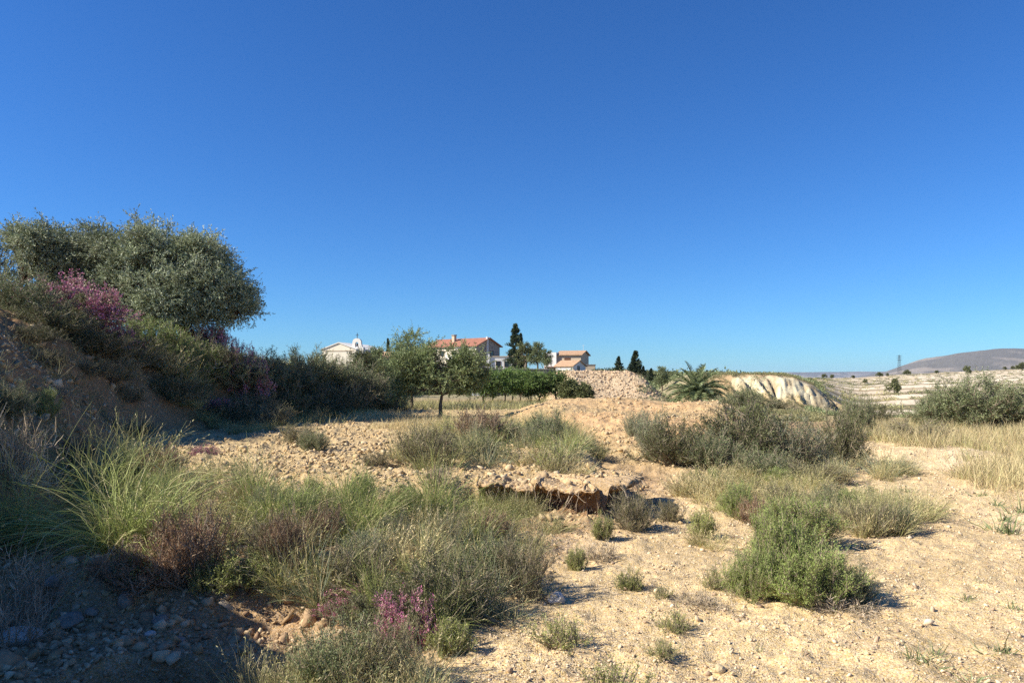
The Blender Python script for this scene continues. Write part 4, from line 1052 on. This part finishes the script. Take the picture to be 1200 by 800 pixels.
stand('g', 'grass_clump', ['yellow', 'lush2', 'yellow'], [(800, 596), (812, 566), (900, 556), (960, 566), (930, 590), (860, 600)], 22, (.4, .7), (.26, .46), ('tussock', 'the stand below the dark bushes'), 'grass clump', 'yellow green grass below the dark bushes', 1)
stand('g', 'grass_clump', ['lush2', 'yellow', 'lush2', 'grey'], [(905, 640), (900, 600), (950, 590), (1040, 590), (1075, 605), (1065, 626), (985, 628)], 28, (.35, .65), (.26, .46), ('tussock', 'the rounded stand on sand'), 'grass clump', 'rounded mixed grass stand on the sand', 2)
S_('brown_shrub', 'grey', 1020, 628, 80, 48, 'grey purple twiggy bush fronting the rounded grass stand')
S_('grey_green_shrub', 'olive', 1052, 624, 50, 40, 'small olive bush at the right tip of the rounded grass stand')
S_('rust_shrub', 'brown', 975, 618, 24, 26, 'tiny rust orange dead plant in the front of the rounded grass stand')
S_('green_bush', 'fresh', 935, 640, 110, 60, 'fresh green herbs joining the big bush with the rounded grass stand')
G_('grass_clump', 'grey', 1030, 556, 70, 34, 'low grey green clump below the small orange earth lip')
S_('grey_green_shrub', 'grey', 1075, 530, 90, 30, 'low grey bush in dry grass above the orange earth lip', Y=17)
sp = [(1185, 624, 46, 30), (1176, 612, 30, 20), (1165, 592, 26, 16), (1150, 580, 22, 12), (1060, 576, 18, 10), (1072, 776, 44, 24), (1092, 766, 30, 26), (1170, 762, 40, 24), (1188, 716, 24, 18), (1130, 700, 26, 14), (1150, 806, 60, 20), (1046, 612, 30, 14), (1080, 598, 28, 12), (1120, 555, 26, 14), (890, 762, 22, 12), (1010, 640, 26, 10), (1195, 600, 30, 34), (1135, 540, 26, 18), (1148, 684, 16, 8), (986, 760, 12, 8)]
def relabel(obs, what, where):
    p_ = np.array([tuple(o.location) for o in obs]); n_ = max(len(obs) - 1, 1)
    lat = np.argsort(np.argsort(p_[:, 0] / p_[:, 1])) / n_; dep = np.argsort(np.argsort(p_[:, 1])) / n_
    for k, o in enumerate(obs):
        o['label'] = '%s %s, %s row, %s of %s' % (['front', 'second', 'third', 'back'][min(3, int(dep[k] * 3.999))] and what[k % len(what)], '', ['front', 'second', 'third', 'back'][min(3, int(dep[k] * 3.999))], ['left end', 'left part', 'middle', 'right part', 'right end'][min(4, int(lat[k] * 4.999))], where)
        o['label'] = o['label'].replace(' ,', ',')
relabel([G_('sprig', 'sprig', a, b, c_ * 1.1, d, None, 'sprig', 'sprigs scattered on the sand') for a, b, c_, d in sp], ['tiny green sprig'], 'the bare sand at the right')

# --- dark bushes in the middle
S_('dark_bush', 'dark', 790, 546, 90, 60, 'dark bush with an open left side above the slope of orange clods', Y=12.6)
S_('dark_bush', 'mixed', 762, 520, 50, 56, 'loose grey green bush leaning out at the left of the dark bushes', Y=13.4)
S_('dark_bush', 'mixed', 745, 505, 40, 36, 'small loose bush on orange clods, leftmost of the middle bushes', Y=15)
S_('dark_bush', 'dark', 868, 556, 124, 86, 'largest dark olive bush in the centre of the middle bushes', Y=13.2)
S_('dark_bush', 'olive', 836, 560, 70, 52, 'olive bush filling the gap left of the largest middle bush', Y=12.2)
S_('dark_bush', 'mixed', 930, 556, 100, 74, 'silvery twiggy bush right of the largest dark olive bush', Y=12.8)
S_('dark_bush', 'olive', 892, 575, 80, 42, 'low olive bush in front of the largest dark olive bush', Y=11.6)
S_('dark_bush', 'dark', 982, 546, 76, 72, 'blackish bush closing the middle bushes at the right', Y=13.8)
S_('green_shrub', 'olive', 900, 494, 70, 38, 'bluish green bush rising behind the largest dark olive bush', Y=17)
S_('green_shrub', 'fresh', 880, 482, 40, 20, 'fresh green young bush in front of the pale badland face', Y=24)
S_('green_shrub', 'olive', 1003, 520, 48, 60, 'small treelike bush right of the badland ridge end', Y=20)
S_('green_shrub', 'dark', 1022, 505, 50, 34, 'dark broom thicket between treelike bush and dry grass', Y=24)
S_('grey_green_shrub', 'grey', 950, 585, 110, 30, 'row of low dark grey stems in front of the blackish bush', Y=11.2)
stand('g', 'grass_clump', ['grey', 'wheat', 'dry'], [(930, 575), (950, 548), (1050, 545), (1075, 560), (990, 580)], 12, (.35, .6), (.28, .45), ('tussock', 'the straw patch beside the earth lip'), 'grass clump', 'grey straw grass right of the dark bushes', 3)
# --- big silver bush and neighbours
S_('silver_bush', 'silver', 1150, 503, 140, 62, 'big domed silver green bush standing in dry grass at the right', Y=23)
S_('silver_bush', 'silver', 1105, 500, 70, 44, 'left shoulder of silver green growth attached to the big domed bush', Y=23.4)
S_('silver_bush', 'silver', 1200, 502, 70, 46, 'silver green bush cut by the right edge beside the big dome', Y=22.6)

# --- shrubs behind the clod ridge
for a, Y_, c_, d, pr, lb in [(852, 40, 50, 16, 'olive', 'olive bush at the foot of the date palm'), (785, 34, 60, 14, 'yellow2', 'yellowish bush on the clod ridge skyline left of the palm'), (905, 38, 60, 12, 'dark', 'dark bush under the pale badland face'),
                        (762, 33, 60, 20, 'grey', 'grey green bush behind the clod ridge, right of the spoil heap foot'), (735, 34, 44, 14, 'grey', 'low grey bush at the spoil heap foot'), (700, 35, 50, 16, 'silver_', 'silvery low bush along the left foot of the spoil heap'),
                        (830, 36, 56, 12, 'yellow2', 'yellow green bush directly before the palm'), (873, 40, 40, 26, 'olive', 'rounded olive scrub left of the pale rilled face'), (742, 52, 30, 10, 'grey', 'faint tuft on the slope of the spoil heap')]:
    pr = {'yellow2': 'yellow', 'silver_': 'grey'}.get(pr, pr)
    S_('ridge_bush', pr, a, None, c_, d, lb, Y=Y_)

# --- terrace stand
stand('g', 'grass_clump', ['lush2', 'lush', 'yellow', 'lush2', 'grey'], [(468, 540), (500, 510), (560, 498), (640, 505), (700, 540), (708, 562), (640, 563), (560, 556), (500, 552)], 46, (.4, .75), (.32, .58), ('tussock', 'the wide terrace stand'), 'grass clump', 'wide grass stand on the terrace', 4)
S_('brown_shrub', 'grey', 500, 545, 90, 55, 'grey brown twiggy bush inside the terrace stand at its left')
S_('brown_shrub', 'brown', 560, 520, 80, 50, 'brown grey shrub in the upper middle of the terrace stand')
S_('green_shrub', 'olive', 640, 520, 70, 42, 'olive green shrub at the back of the terrace stand')
S_('grey_green_shrub', 'grey', 440, 545, 40, 20, 'small flat grey green bush on bare clods left of the terrace stand')
S_('grey_green_shrub', 'olive', 368, 528, 44, 28, 'single rounded green bush on clods at the foot of the bank')
S_('grey_green_shrub', 'grey', 350, 520, 50, 26, 'grey bush behind the single rounded green one at the bank foot')
S_('dead_bush', 'deadgrey', 512, 566, 50, 26, 'small bleached twiggy bush on the terrace lip', 'dead shrub')
stand('s', 'twiggy_shrub', ['grey', 'mixed', 'thin', 'olive'], [(475, 540), (560, 500), (640, 505), (695, 540), (640, 560), (560, 555)], 18, (.4, .75), (.3, .5), ('twiggy bush', 'the wide terrace grass stand'), 'shrub', 'twiggy bushes of the terrace stand', 24)
stand('s', 'twiggy_shrub', ['grey', 'brown', 'mixed', 'fresh'], [(120, 640), (150, 570), (330, 575), (520, 615), (600, 640), (520, 690), (360, 690), (250, 660)], 22, (.35, .6), (.25, .45), ('twiggy bush', 'the half shaded thicket'), 'shrub', 'twiggy bushes of the thicket', 25, dmin=.45)
stand('s', 'twiggy_shrub', ['grey', 'olive', 'fresh', 'thin'], [(800, 596), (812, 566), (960, 566), (1060, 600), (1065, 622), (930, 620)], 14, (.35, .6), (.25, .42), ('twiggy bush', 'the grasses on the sand'), 'shrub', 'twiggy bushes of the sand stands', 26)
# hanging fringe under the lip
stand('g', 'grass_clump', ['wheat', 'lush2'], [(560, 606), (562, 588), (630, 588), (640, 604)], 8, (.3, .5), (.3, .42), ('thin tuft', 'the undercut fringe'), 'grass clump', 'thin grasses against the undercut', 5)

# --- shaded thicket, lower left
TH = 'grasses of the half shaded thicket'
G_('arching_tussock', 'arch', 165, 642, 250, 108, 'large tussock of long green blades arching out over the shaded gully', rot=3.0)
G_('arching_tussock', 'arch', 118, 615, 190, 100, 'second arching tussock tucked behind the large arching one, nearer the bank', rot=2.0)
stand('g', 'grass_clump', ['lush', 'lush2', 'lush', 'arch'], [(110, 600), (150, 560), (240, 556), (330, 570), (330, 620), (220, 650), (140, 640)], 12, (.5, .8), (.4, .62), ('tussock', 'the thicket above the gully'), 'grass clump', TH, 6, dmin=.36)
stand('g', 'grass_clump', ['lush', 'lush2', 'yellow', 'lush'], [(310, 660), (330, 610), (420, 600), (520, 615), (520, 660), (450, 690), (360, 690)], 15, (.45, .75), (.3, .52), ('tussock', 'the sunlit thicket centre'), 'grass clump', TH, 7, dmin=.4)
stand('g', 'grass_clump', ['lush', 'lush2', 'grey'], [(480, 640), (500, 600), (600, 600), (640, 625), (620, 670), (540, 690)], 15, (.4, .65), (.28, .45), ('tussock', 'the thicket beneath the undercut'), 'grass clump', TH, 8, dmin=.4)
stand('g', 'grass_clump', ['lush', 'grey', 'lush'], [(440, 730), (460, 690), (560, 680), (600, 700), (570, 745), (500, 760)], 10, (.4, .6), (.25, .42), ('shaded tussock', 'the patch beside pink flowers'), 'grass clump', TH, 9)
G_('grass_clump', 'lush2', 140, 560, 110, 82, 'upright pale green tussock rising highest above the thicket')
G_('grass_clump', 'wheat', 300, 600, 60, 90, 'tall thin reedy stems above the thicket middle')
G_('grass_clump', 'wheat', 210, 590, 60, 80, 'reedy stems standing over the left half of the thicket')
G_('grass_clump', 'lush', 520, 612, 90, 80, 'bright green tall blades left of the undercut fringe')
G_('grass_clump', 'wheat', 300, 588, 36, 60, 'lone spiky clump where thicket meets sunlit clods')
S_('brown_shrub', 'brown', 225, 680, 110, 110, 'tall reddish brown shrub in the thicket right of the arching tussock')
S_('brown_shrub', 'brown', 160, 688, 120, 66, 'low reddish brown shrub under the arching tussock')
S_('brown_shrub', 'brown', 190, 560, 60, 50, 'brown shrub high in the thicket beside the upright pale tussock')
S_('brown_shrub', 'brown', 330, 668, 70, 80, 'brown shrub amid the green grass of the thicket middle')
S_('brown_shrub', 'grey', 420, 700, 100, 70, 'grey brown shrub over the pink flowers in the thicket')
S_('brown_shrub', 'brown', 385, 640, 60, 60, 'pinkish brown seeding shrub at the thicket\'s sunny back edge')
S_('yellow_herb', 'yellow', 172, 676, 90, 46, 'lime green low herb at the front of the arching tussock', 'herb')
S_('yellow_herb', 'yellow', 282, 694, 100, 56, 'mustard yellow leafy herb in front of the thicket middle', 'herb')
S_('yellow_herb', 'yellow', 240, 690, 50, 46, 'mustard yellow herb left of the bigger mustard herb', 'herb')
S_('yellow_herb', 'yellow', 530, 764, 66, 46, 'lime green herb at the dark lower right end of the thicket', 'herb')
G_('grass_clump', 'grey', 385, 704, 90, 84, 'silvery fine bladed tussock on the gully rim')
G_('grass_clump', 'grey', 340, 700, 60, 50, 'smaller silvery tussock on the gully rim')
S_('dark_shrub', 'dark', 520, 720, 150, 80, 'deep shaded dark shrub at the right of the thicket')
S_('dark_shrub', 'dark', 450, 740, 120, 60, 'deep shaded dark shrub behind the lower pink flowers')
S_('dark_shrub', 'olive', 580, 690, 100, 70, 'olive shrub in the thicket left of the thin grey bush')
S_('pink_shrub', 'pink', 408, 722, 70, 40, 'small pink flowering bush in the dark lower thicket, nearer the gully', 'flowering shrub')
S_('pink_shrub', 'pink', 476, 752, 74, 66, 'small pink flowering bush in the dark lower thicket, nearer the sand', 'flowering shrub')
S_('pink_shrub', 'pink', 240, 540, 36, 16, 'faded pink flowering sprig at the bank foot above the thicket', 'flowering shrub', Y=12)
stand('g', 'grass_clump', ['grey', 'dry', 'lush', 'grey'], [(330, 850), (360, 800), (480, 795), (510, 840)], 12, (.35, .5), (.2, .34), ('tussock', 'the stand at the bottom edge'), 'grass clump', 'greyish grasses at the bottom edge', 10)
S_('grey_green_shrub', 'olive', 400, 815, 130, 95, 'silver olive bush at the bottom edge right of the gully hole')
S_('grey_green_shrub', 'grey', 455, 800, 100, 90, 'grey bush at the bottom edge below the pink flowers')
stand('g', 'grass_clump', ['dry', 'wheat'], [(215, 860), (225, 830), (330, 830), (340, 870)], 8, (.25, .45), (.22, .34), ('small tuft', 'the bottom edge before the gully hole'), 'grass clump', 'straw grasses before the gully hole', 11)
S_('dead_bush', 'dead', 30, 730, 110, 110, 'brown dead twiggy bush at the left edge above the gully stones', 'dead shrub')
S_('dead_bush', 'dead', 12, 760, 110, 80, 'lower brown dead bush at the left edge', 'dead shrub')
S_('dead_bush', 'deadgrey', 14, 560, 120, 80, 'bleached bare bush at the left edge on the shaded bank', 'dead shrub')
G_('arching_tussock', 'arch', 8, 640, 110, 90, 'green tussock cut by the left edge at the bank foot', rot=1.)
S_('green_shrub', 'fresh', 50, 490, 50, 36, 'small light green bush on the dark bank near the left edge')
S_('green_shrub', 'olive', 12, 490, 60, 46, 'grey green bush on the dark bank cut by the left edge')
S_('dark_shrub', 'brown', 86, 545, 60, 40, 'dark reddish leaved plant on the bank foot left of the upright pale tussock')

# --- bank face and crest
BK = 'low bushes on the shaded bank face'
bk = []
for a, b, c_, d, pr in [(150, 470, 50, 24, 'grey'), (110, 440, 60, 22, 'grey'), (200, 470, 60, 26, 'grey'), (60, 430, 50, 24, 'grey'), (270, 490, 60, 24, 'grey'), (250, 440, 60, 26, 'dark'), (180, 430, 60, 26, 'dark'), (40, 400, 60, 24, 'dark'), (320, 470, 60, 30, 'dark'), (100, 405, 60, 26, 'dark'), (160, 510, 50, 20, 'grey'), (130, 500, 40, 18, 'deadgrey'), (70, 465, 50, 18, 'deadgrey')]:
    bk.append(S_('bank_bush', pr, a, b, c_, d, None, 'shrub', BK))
relabel(bk, ['low dusky bush'], 'the bare shaded bank face')
stand('g', 'bank_grass', ['lush2', 'grey', 'dry'], [(200, 480), (230, 440), (330, 450), (400, 478), (380, 495), (280, 510)], 22, (.4, .8), (.25, .5), ('tuft', 'the lower shaded bank face'), 'grass clump', 'grass on the bank face', 12)
S_('bank_bush', 'olive', 225, 465, 60, 30, 'small olive bush lit at its top, midway up the bank face')
cr = [(20, 14.5, 110, 52, 'olive', 'tall grey green crest bush at the left edge, left of the pink shrub'), (60, 14.2, 90, 36, 'dark', 'dark crest bush under the left part of the pink shrub'), (105, 14.9, 90, 36, 'dark', 'dark crest bush under the middle of the big pink shrub'),
      (150, 16.5, 70, 44, 'dark', 'dark crest bush under the right end of the big pink shrub'), (175, 18, 80, 44, 'yellow_', 'yellow green crest bush below the largest olive'), (212, 18.5, 90, 54, 'yellow_', 'sunlit yellow green bush below the open right side of the largest olive'),
      (244, 19.5, 70, 46, 'dark', 'dark bush with reddish neighbours under the largest olive\'s right side'), (275, 20, 80, 42, 'olive', 'first olive green bush right of the olive trees along the crest'), (305, 21.5, 80, 44, 'olive', 'tallest olive green bush of the crest between olive trees and chapel'),
      (335, 22.5, 80, 44, 'olive', 'dark crest bush left of the chapel gable'), (362, 24, 80, 42, 'olive', 'crest bush just under the left corner of the chapel'), (392, 25, 80, 40, 'olive', 'crest bush under the middle of the chapel'), (420, 26, 80, 42, 'olive', 'dark crest bush under the bell gable'),
      (445, 27, 60, 44, 'dark', 'dark bush ending the bank beside the terrace trees')]
for a, Y_, c_, d, pr, lb in cr:
    S_('crest_bush', {'yellow_': 'fresh'}.get(pr, pr), a, None, c_ * 1.15, d * 1.1, lb, Y=Y_)
bf = []
for k, (a, Y_, c_, d) in enumerate([(300, 19.5, 70, 40), (340, 21, 80, 44), (375, 22.5, 80, 46), (405, 24, 80, 46), (435, 25.5, 70, 44), (455, 27.5, 50, 40), (320, 18.6, 60, 30), (268, 18.5, 60, 34), (200, 17, 70, 34), (130, 15, 80, 34)]):
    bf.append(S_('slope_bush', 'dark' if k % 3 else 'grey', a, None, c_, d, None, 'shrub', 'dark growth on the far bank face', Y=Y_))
relabel(bf, ['shaded bush'], 'the growth on the far bank face')
S_('pink_shrub', 'pink', 80, None, 112, 70, 'big pink flowering shrub on the crest in front of the olive trees', 'flowering shrub', Y=15.8)
S_('pink_shrub', 'pink', 128, None, 56, 44, 'darker pink right end of the big flowering shrub on the crest', 'flowering shrub', Y=16.2)
S_('pink_shrub', 'pink', 243, 408, 50, 36, 'dull red pink bush under the right side of the largest olive', 'flowering shrub')
S_('pink_shrub', 'pink', 266, 450, 44, 58, 'dusky pink bush between the dull red one and the magenta one', 'flowering shrub')
S_('pink_shrub', 'pink', 291, 474, 46, 72, 'narrow vivid magenta flowering bush on the bank face', 'flowering shrub')
S_('pink_shrub', 'pink', 250, 484, 60, 20, 'pale pink seeding sprigs near the foot of the bank', 'flowering shrub')
G_('crest_grass', 'yellow', 185, None, 60, 40, 'sunlit straw tipped grass on the crest below the olives', Y=17.5)
G_('crest_grass', 'lush2', 205, None, 50, 44, 'spiky pale grass fan on the crest below the largest olive', Y=17.8)

# --- single stones
def rock(name, px, py, dpx, label, seed, mat=None, flat=.7):
    p = at(px, py); s = dpx * p[1] / F / 2; r = np.random.default_rng(seed)
    import bmesh
    bm = bmesh.new(); bmesh.ops.create_icosphere(bm, subdivisions=3, radius=1)
    cuts = rand_unit(9, r); dd = r.uniform(.62, .95, 9)
    for v in bm.verts:
        c = np.array(v.co)
        for q, d in zip(cuts, dd):
            k = c @ q
            if k > d: c = c - q * (k - d)
        c = c * (1 + .05 * math.sin(c[0] * 9 + seed) * math.cos(c[1] * 8)); v.co = (c[0] * s, c[1] * s * .9, c[2] * s * flat)
    me = bpy.data.meshes.new(name); bm.to_mesh(me); bm.free(); me.materials.append(mat or M_STONE)
    o = link(name, me); o.location = (p[0], p[1], p[2] + s * flat * .5); o.rotation_euler = (0, 0, r.uniform(0, 6)); tag(o, label, 'stone'); return o
M_STONE = solid('lone_stone', (.56, .45, .28), var=.3, scale=12, bump=.5); M_STONE2 = solid('gully_stone', (.32, .28, .23), var=.35, scale=12, bump=.5); M_STONE3 = solid('white_stone', (.62, .58, .52), var=.25, scale=12, bump=.5)
rock('stone', 843, 790, 15, 'round yellowish stone lying alone on the sand at the bottom', 1, M_STONE, .9)
rock('stone', 22, 752, 50, 'flat whitish stone on the shaded gully bank at the left edge', 2, M_STONE3, .45)
rock('stone', 188, 732, 22, 'grey rounded stone in the middle of the gully gravel', 3, M_STONE2)
rock('stone', 176, 748, 14, 'pale angular stone left below the grey rounded one in the gully', 4, M_STONE3)
rock('stone', 60, 688, 26, 'brownish block on the gully slope under the low brown shrub', 5, M_STONE2)
rock('stone', 148, 712, 22, 'tall narrow stone standing in the gully gravel', 6, M_STONE2, 1.1)
rock('stone', 84, 736, 34, 'broad tan stone at the left rim of the gully gravel', 7, M_STONE2, .6)
rock('stone', 78, 758, 14, 'small reddish pale stone at the hole\'s left rim', 8, M_STONE)
rock('stone', 208, 754, 18, 'dark flat stone in gully gravel right of the grey rounded one', 9, M_STONE2, .5)
rock('stone', 652, 706, 26, 'pale stone at the foot of the thin grey bush beside the sand', 10, M_STONE3, .6)
rock('stone', 176, 698, 14, 'orange tinted stone at the front of the thicket roots', 11, M_STONE)
rock('stone', 366, 712, 18, 'sunlit pale stone on the gully rim under the silvery tussock', 12, M_STONE, .7)
rock('stone', 108, 466 + 255, 16, 'grey stone between the broad tan stone and the standing stone', 13, M_STONE2)

# ------------------------------------------------------------------ uncountable grass and scrub
def world_poly(n, poly, r):
    P = np.array([at(a, b)[:2] for a, b in poly]); lo, hi = P.min(0), P.max(0)
    q = r.uniform(lo, hi, (n, 2)); ins = np.zeros(n, bool)
    for i in range(len(P)):
        a, b = P[i], P[i - 1]
        with np.errstate(divide='ignore', invalid='ignore'):
            c = ((a[1] > q[:, 1]) != (b[1] > q[:, 1])) & (q[:, 0] < (b[0] - a[0]) * (q[:, 1] - a[1]) / (b[1] - a[1]) + a[0])
        ins ^= c
    return q[ins]
def turf(name, q, per, h, wd, mat, label, seed, rad=.07, lean=.35, clump=0., S=4, cat='grass'):
    r = np.random.default_rng(seed)
    if clump: q = q[r.random(len(q)) < ss(-clump, clump * .7, fbm(q[:, 0] * .8, q[:, 1] * .8, 3, seed))]
    z = zones(q[:, 0], q[:, 1])[0]
    P0 = np.repeat(np.stack([q[:, 0], q[:, 1], z - .01], 1), per, 0); n = len(P0)
    P0[:, :2] += r.normal(0, rad, (n, 2))
    D = norm(np.stack([r.normal(0, lean, n), r.normal(0, lean, n), np.ones(n)], 1))
    hs = h * r.uniform(.4, 1.15, n) * np.repeat(r.uniform(.6, 1.2, len(q)), per)
    P = grow(P0, D, hs, S, r, up=-.5, jit=.1)
    W = wd * r.uniform(.6, 1.3, (n, 1)) * np.linspace(1, .25, S)[None]
    o = link(name, Acc().add(ribbons(P, W, r=r)).build(name, [mat])); return tag(o, label, cat, kind='stuff')
r = np.random.default_rng(900)
q = world_poly(9000, [(985, 528), (1000, 500), (1100, 497), (1230, 497), (1230, 575), (1160, 578), (1120, 560), (1150, 545), (1080, 535), (1010, 530)], r)
turf('dry_grass', q, 9, .42, .009, L_STRAW, 'tall straw coloured dry grass field at the right behind the bare sand', 901, .1, .3, .12)
turf('green_grass', q[:1500], 7, .36, .009, L_GRASSY, 'greener stalks mixed through the dry grass field', 902, .1, .3, .1)
q = world_poly(2200, [(1120, 560), (1150, 545), (1230, 545), (1230, 600), (1180, 585)], r)
turf('dry_grass', q, 6, .2, .006, L_STRAW, 'short sparse straw where the dry field meets the sand', 903, .08, .4, .1)
q = world_poly(5000, [(400, 490), (440, 484), (640, 484), (640, 498), (600, 505), (480, 512), (430, 502)], r)
turf('dry_grass', q, 6, .26, .009, L_STRAW, 'thin dry grass around the small tree on the terrace', 904, .1, .35, .12)
q = np.stack([r.uniform(-9, 3.6, 7000), r.uniform(28, 47, 7000)], 1)
turf('dry_grass', q, 6, .34, .018, L_GRASSY, 'yellowish grass under the orchard trees', 905, .2, .3, .2)
q = np.stack([r.uniform(-8.5, -4.5, 2500), r.uniform(19, 30, 2500)], 1)
turf('bank_grass', q, 6, .35, .01, L_GRASS, 'rough grass along the far foot of the bank', 906, .1, .4, .2)
q = np.stack([r.uniform(-14, -3, 20000), r.uniform(5, 26, 20000)], 1); d = bank_d(q[:, 0], q[:, 1]); q = q[(d > .1)]
turf('bank_grass', q, 5, .26, .007, L_GREY, 'sparse grey dry growth covering the bank', 907, .1, .6, .12)
# fallen twigs and straw on the ground
q = np.stack([r.uniform(-4, 4.5, 5000), r.uniform(3.3, 11, 5000)], 1); q = q[fbm(q[:, 0] * .9, q[:, 1] * .9, 3, 950) > -.02]
z, zc = zones(q[:, 0], q[:, 1]); n = len(q)
a = r.uniform(0, 6.28, n); D = np.stack([np.cos(a), np.sin(a), 0 * a], 1)
P = grow(np.stack([q[:, 0], q[:, 1], z + .008], 1), D, r.uniform(.03, .14, n), 4, r, jit=.18); P[..., 2] = (z + .008)[:, None] + r.uniform(0, .012, P.shape[:2])
tag(link('fallen_twigs', Acc().add(tubes(P, np.full((n, 4), .0017), 3)).build('fallen_twigs', [M_DRYTWIG])), 'fine dry twigs and straw littering the ground between the plants', 'litter', kind='stuff')
# scattered scrub on the middle and far slopes
def scrub(name, q, s, mat, label, seed, per=40, asp=.7):
    r = np.random.default_rng(seed); z = zones(q[:, 0], q[:, 1])[0]; n = len(q)
    s = s * np.exp(r.normal(0, .3, n).clip(-.8, .5)); c = np.repeat(np.stack([q[:, 0], q[:, 1], z], 1), per, 0); sr = np.repeat(s, per)
    d = rand_unit(n * per, r); d[:, 2] = np.abs(d[:, 2]); c = c + d * (sr * r.random(n * per) ** .4)[:, None] * np.array([1, 1, asp]); e = norm(d + r.normal(0, .5, d.shape))
    o = link(name, Acc().add(leaves(c, e, sr * .34, sr * .15, r)).build(name, [mat])); return tag(o, label, 'scrub', kind='stuff')
def band(n, u0, u1, y0, y1, keep=None, s=1):
    y = np.exp(r.uniform(math.log(y0), math.log(y1), n)); u = r.uniform(u0, u1, n); q = np.stack([u * y, y], 1)
    if keep is not None: q = q[fbm(q[:, 0] * keep, q[:, 1] * keep, 3, s) > r.normal(0, .05, len(q))]
    return q
scrub('scrub', band(2400, .40, .78, 36, 130, .10, 1), .28, L_OLIVE, 'low olive scrub covering the valley floor beyond the dry grass', 911)
scrub('scrub', band(3600, .40, .78, 100, 430, .03, 2), .8, L_DARK, 'dark scrub dotted along the pale terraces of the far slope', 912, 30, .5)
scrub('scrub', band(900, .40, .78, 120, 440, .02, 7), .8, L_GRASSY, 'dry yellowish scrub dotted along the pale terraces of the far slope', 917, 30, .4)
q = band(9000, .24, .50, 45, 62); k = zones(q[:, 0], q[:, 1])[1]['scarp'] < .25; q = q[k]
scrub('scrub', q[:2600], .16, L_GREY, 'grey green scrub over the top and right end of the pale badland ridge', 913)
scrub('scrub', band(700, .17, .34, 40, 60, .3, 3), .2, L_OLIVE, 'scrub around the palm behind the clod ridge', 914)
scrub('scrub', band(2400, .02, .42, 27, 38, .3, 4), .17, L_GREY, 'yellow green low growth behind the clod ridge', 915)
scrub('scrub', band(4200, -.30, .22, 62, 150, .10, 5), .7, L_DARK, 'dark garden scrub and hedges around the houses', 916)
scrub('scrub', band(3000, .16, .42, 62, 200, .08, 6), .6, L_OLIVE, 'scrub along the skyline right of the spoil heap', 918)

r = np.random.default_rng(960)
P = grow(CUT_P, CUT_D, r.uniform(.08, .3, len(CUT_P)), 6, r, up=-.5, jit=.25)
tag(link('hanging_roots', Acc().add(tubes(P, np.tile(np.linspace(.003, .001, 6), (len(P), 1)), 4)).build('hanging_roots', [M_DRYTWIG])), 'thin bare roots hanging from the undercut earth bank', 'roots', kind='stuff')

# ------------------------------------------------------------------ the air between here and the hills
def haze():
    V = boxv(-17500, 17500, -17500, 17500, -60, 225)
    m = bpy.data.materials.new('haze_air'); m.use_nodes = True; nt = m.node_tree
    nt.nodes.remove(nt.nodes['Principled BSDF'])
    v = nt.nodes.new('ShaderNodeVolumePrincipled'); v.inputs['Color'].default_value = (.50, .70, .98, 1); v.inputs['Density'].default_value = 2.8e-5; v.inputs['Anisotropy'].default_value = 0
    nt.links.new(v.outputs[0], nt.nodes['Material Output'].inputs['Volume'])
    o = link('haze', poly_mesh('haze', V, BF, [m])); o['kind'] = 'stuff'; o['label'] = 'thin blue haze over the far hills and plateau'
haze()
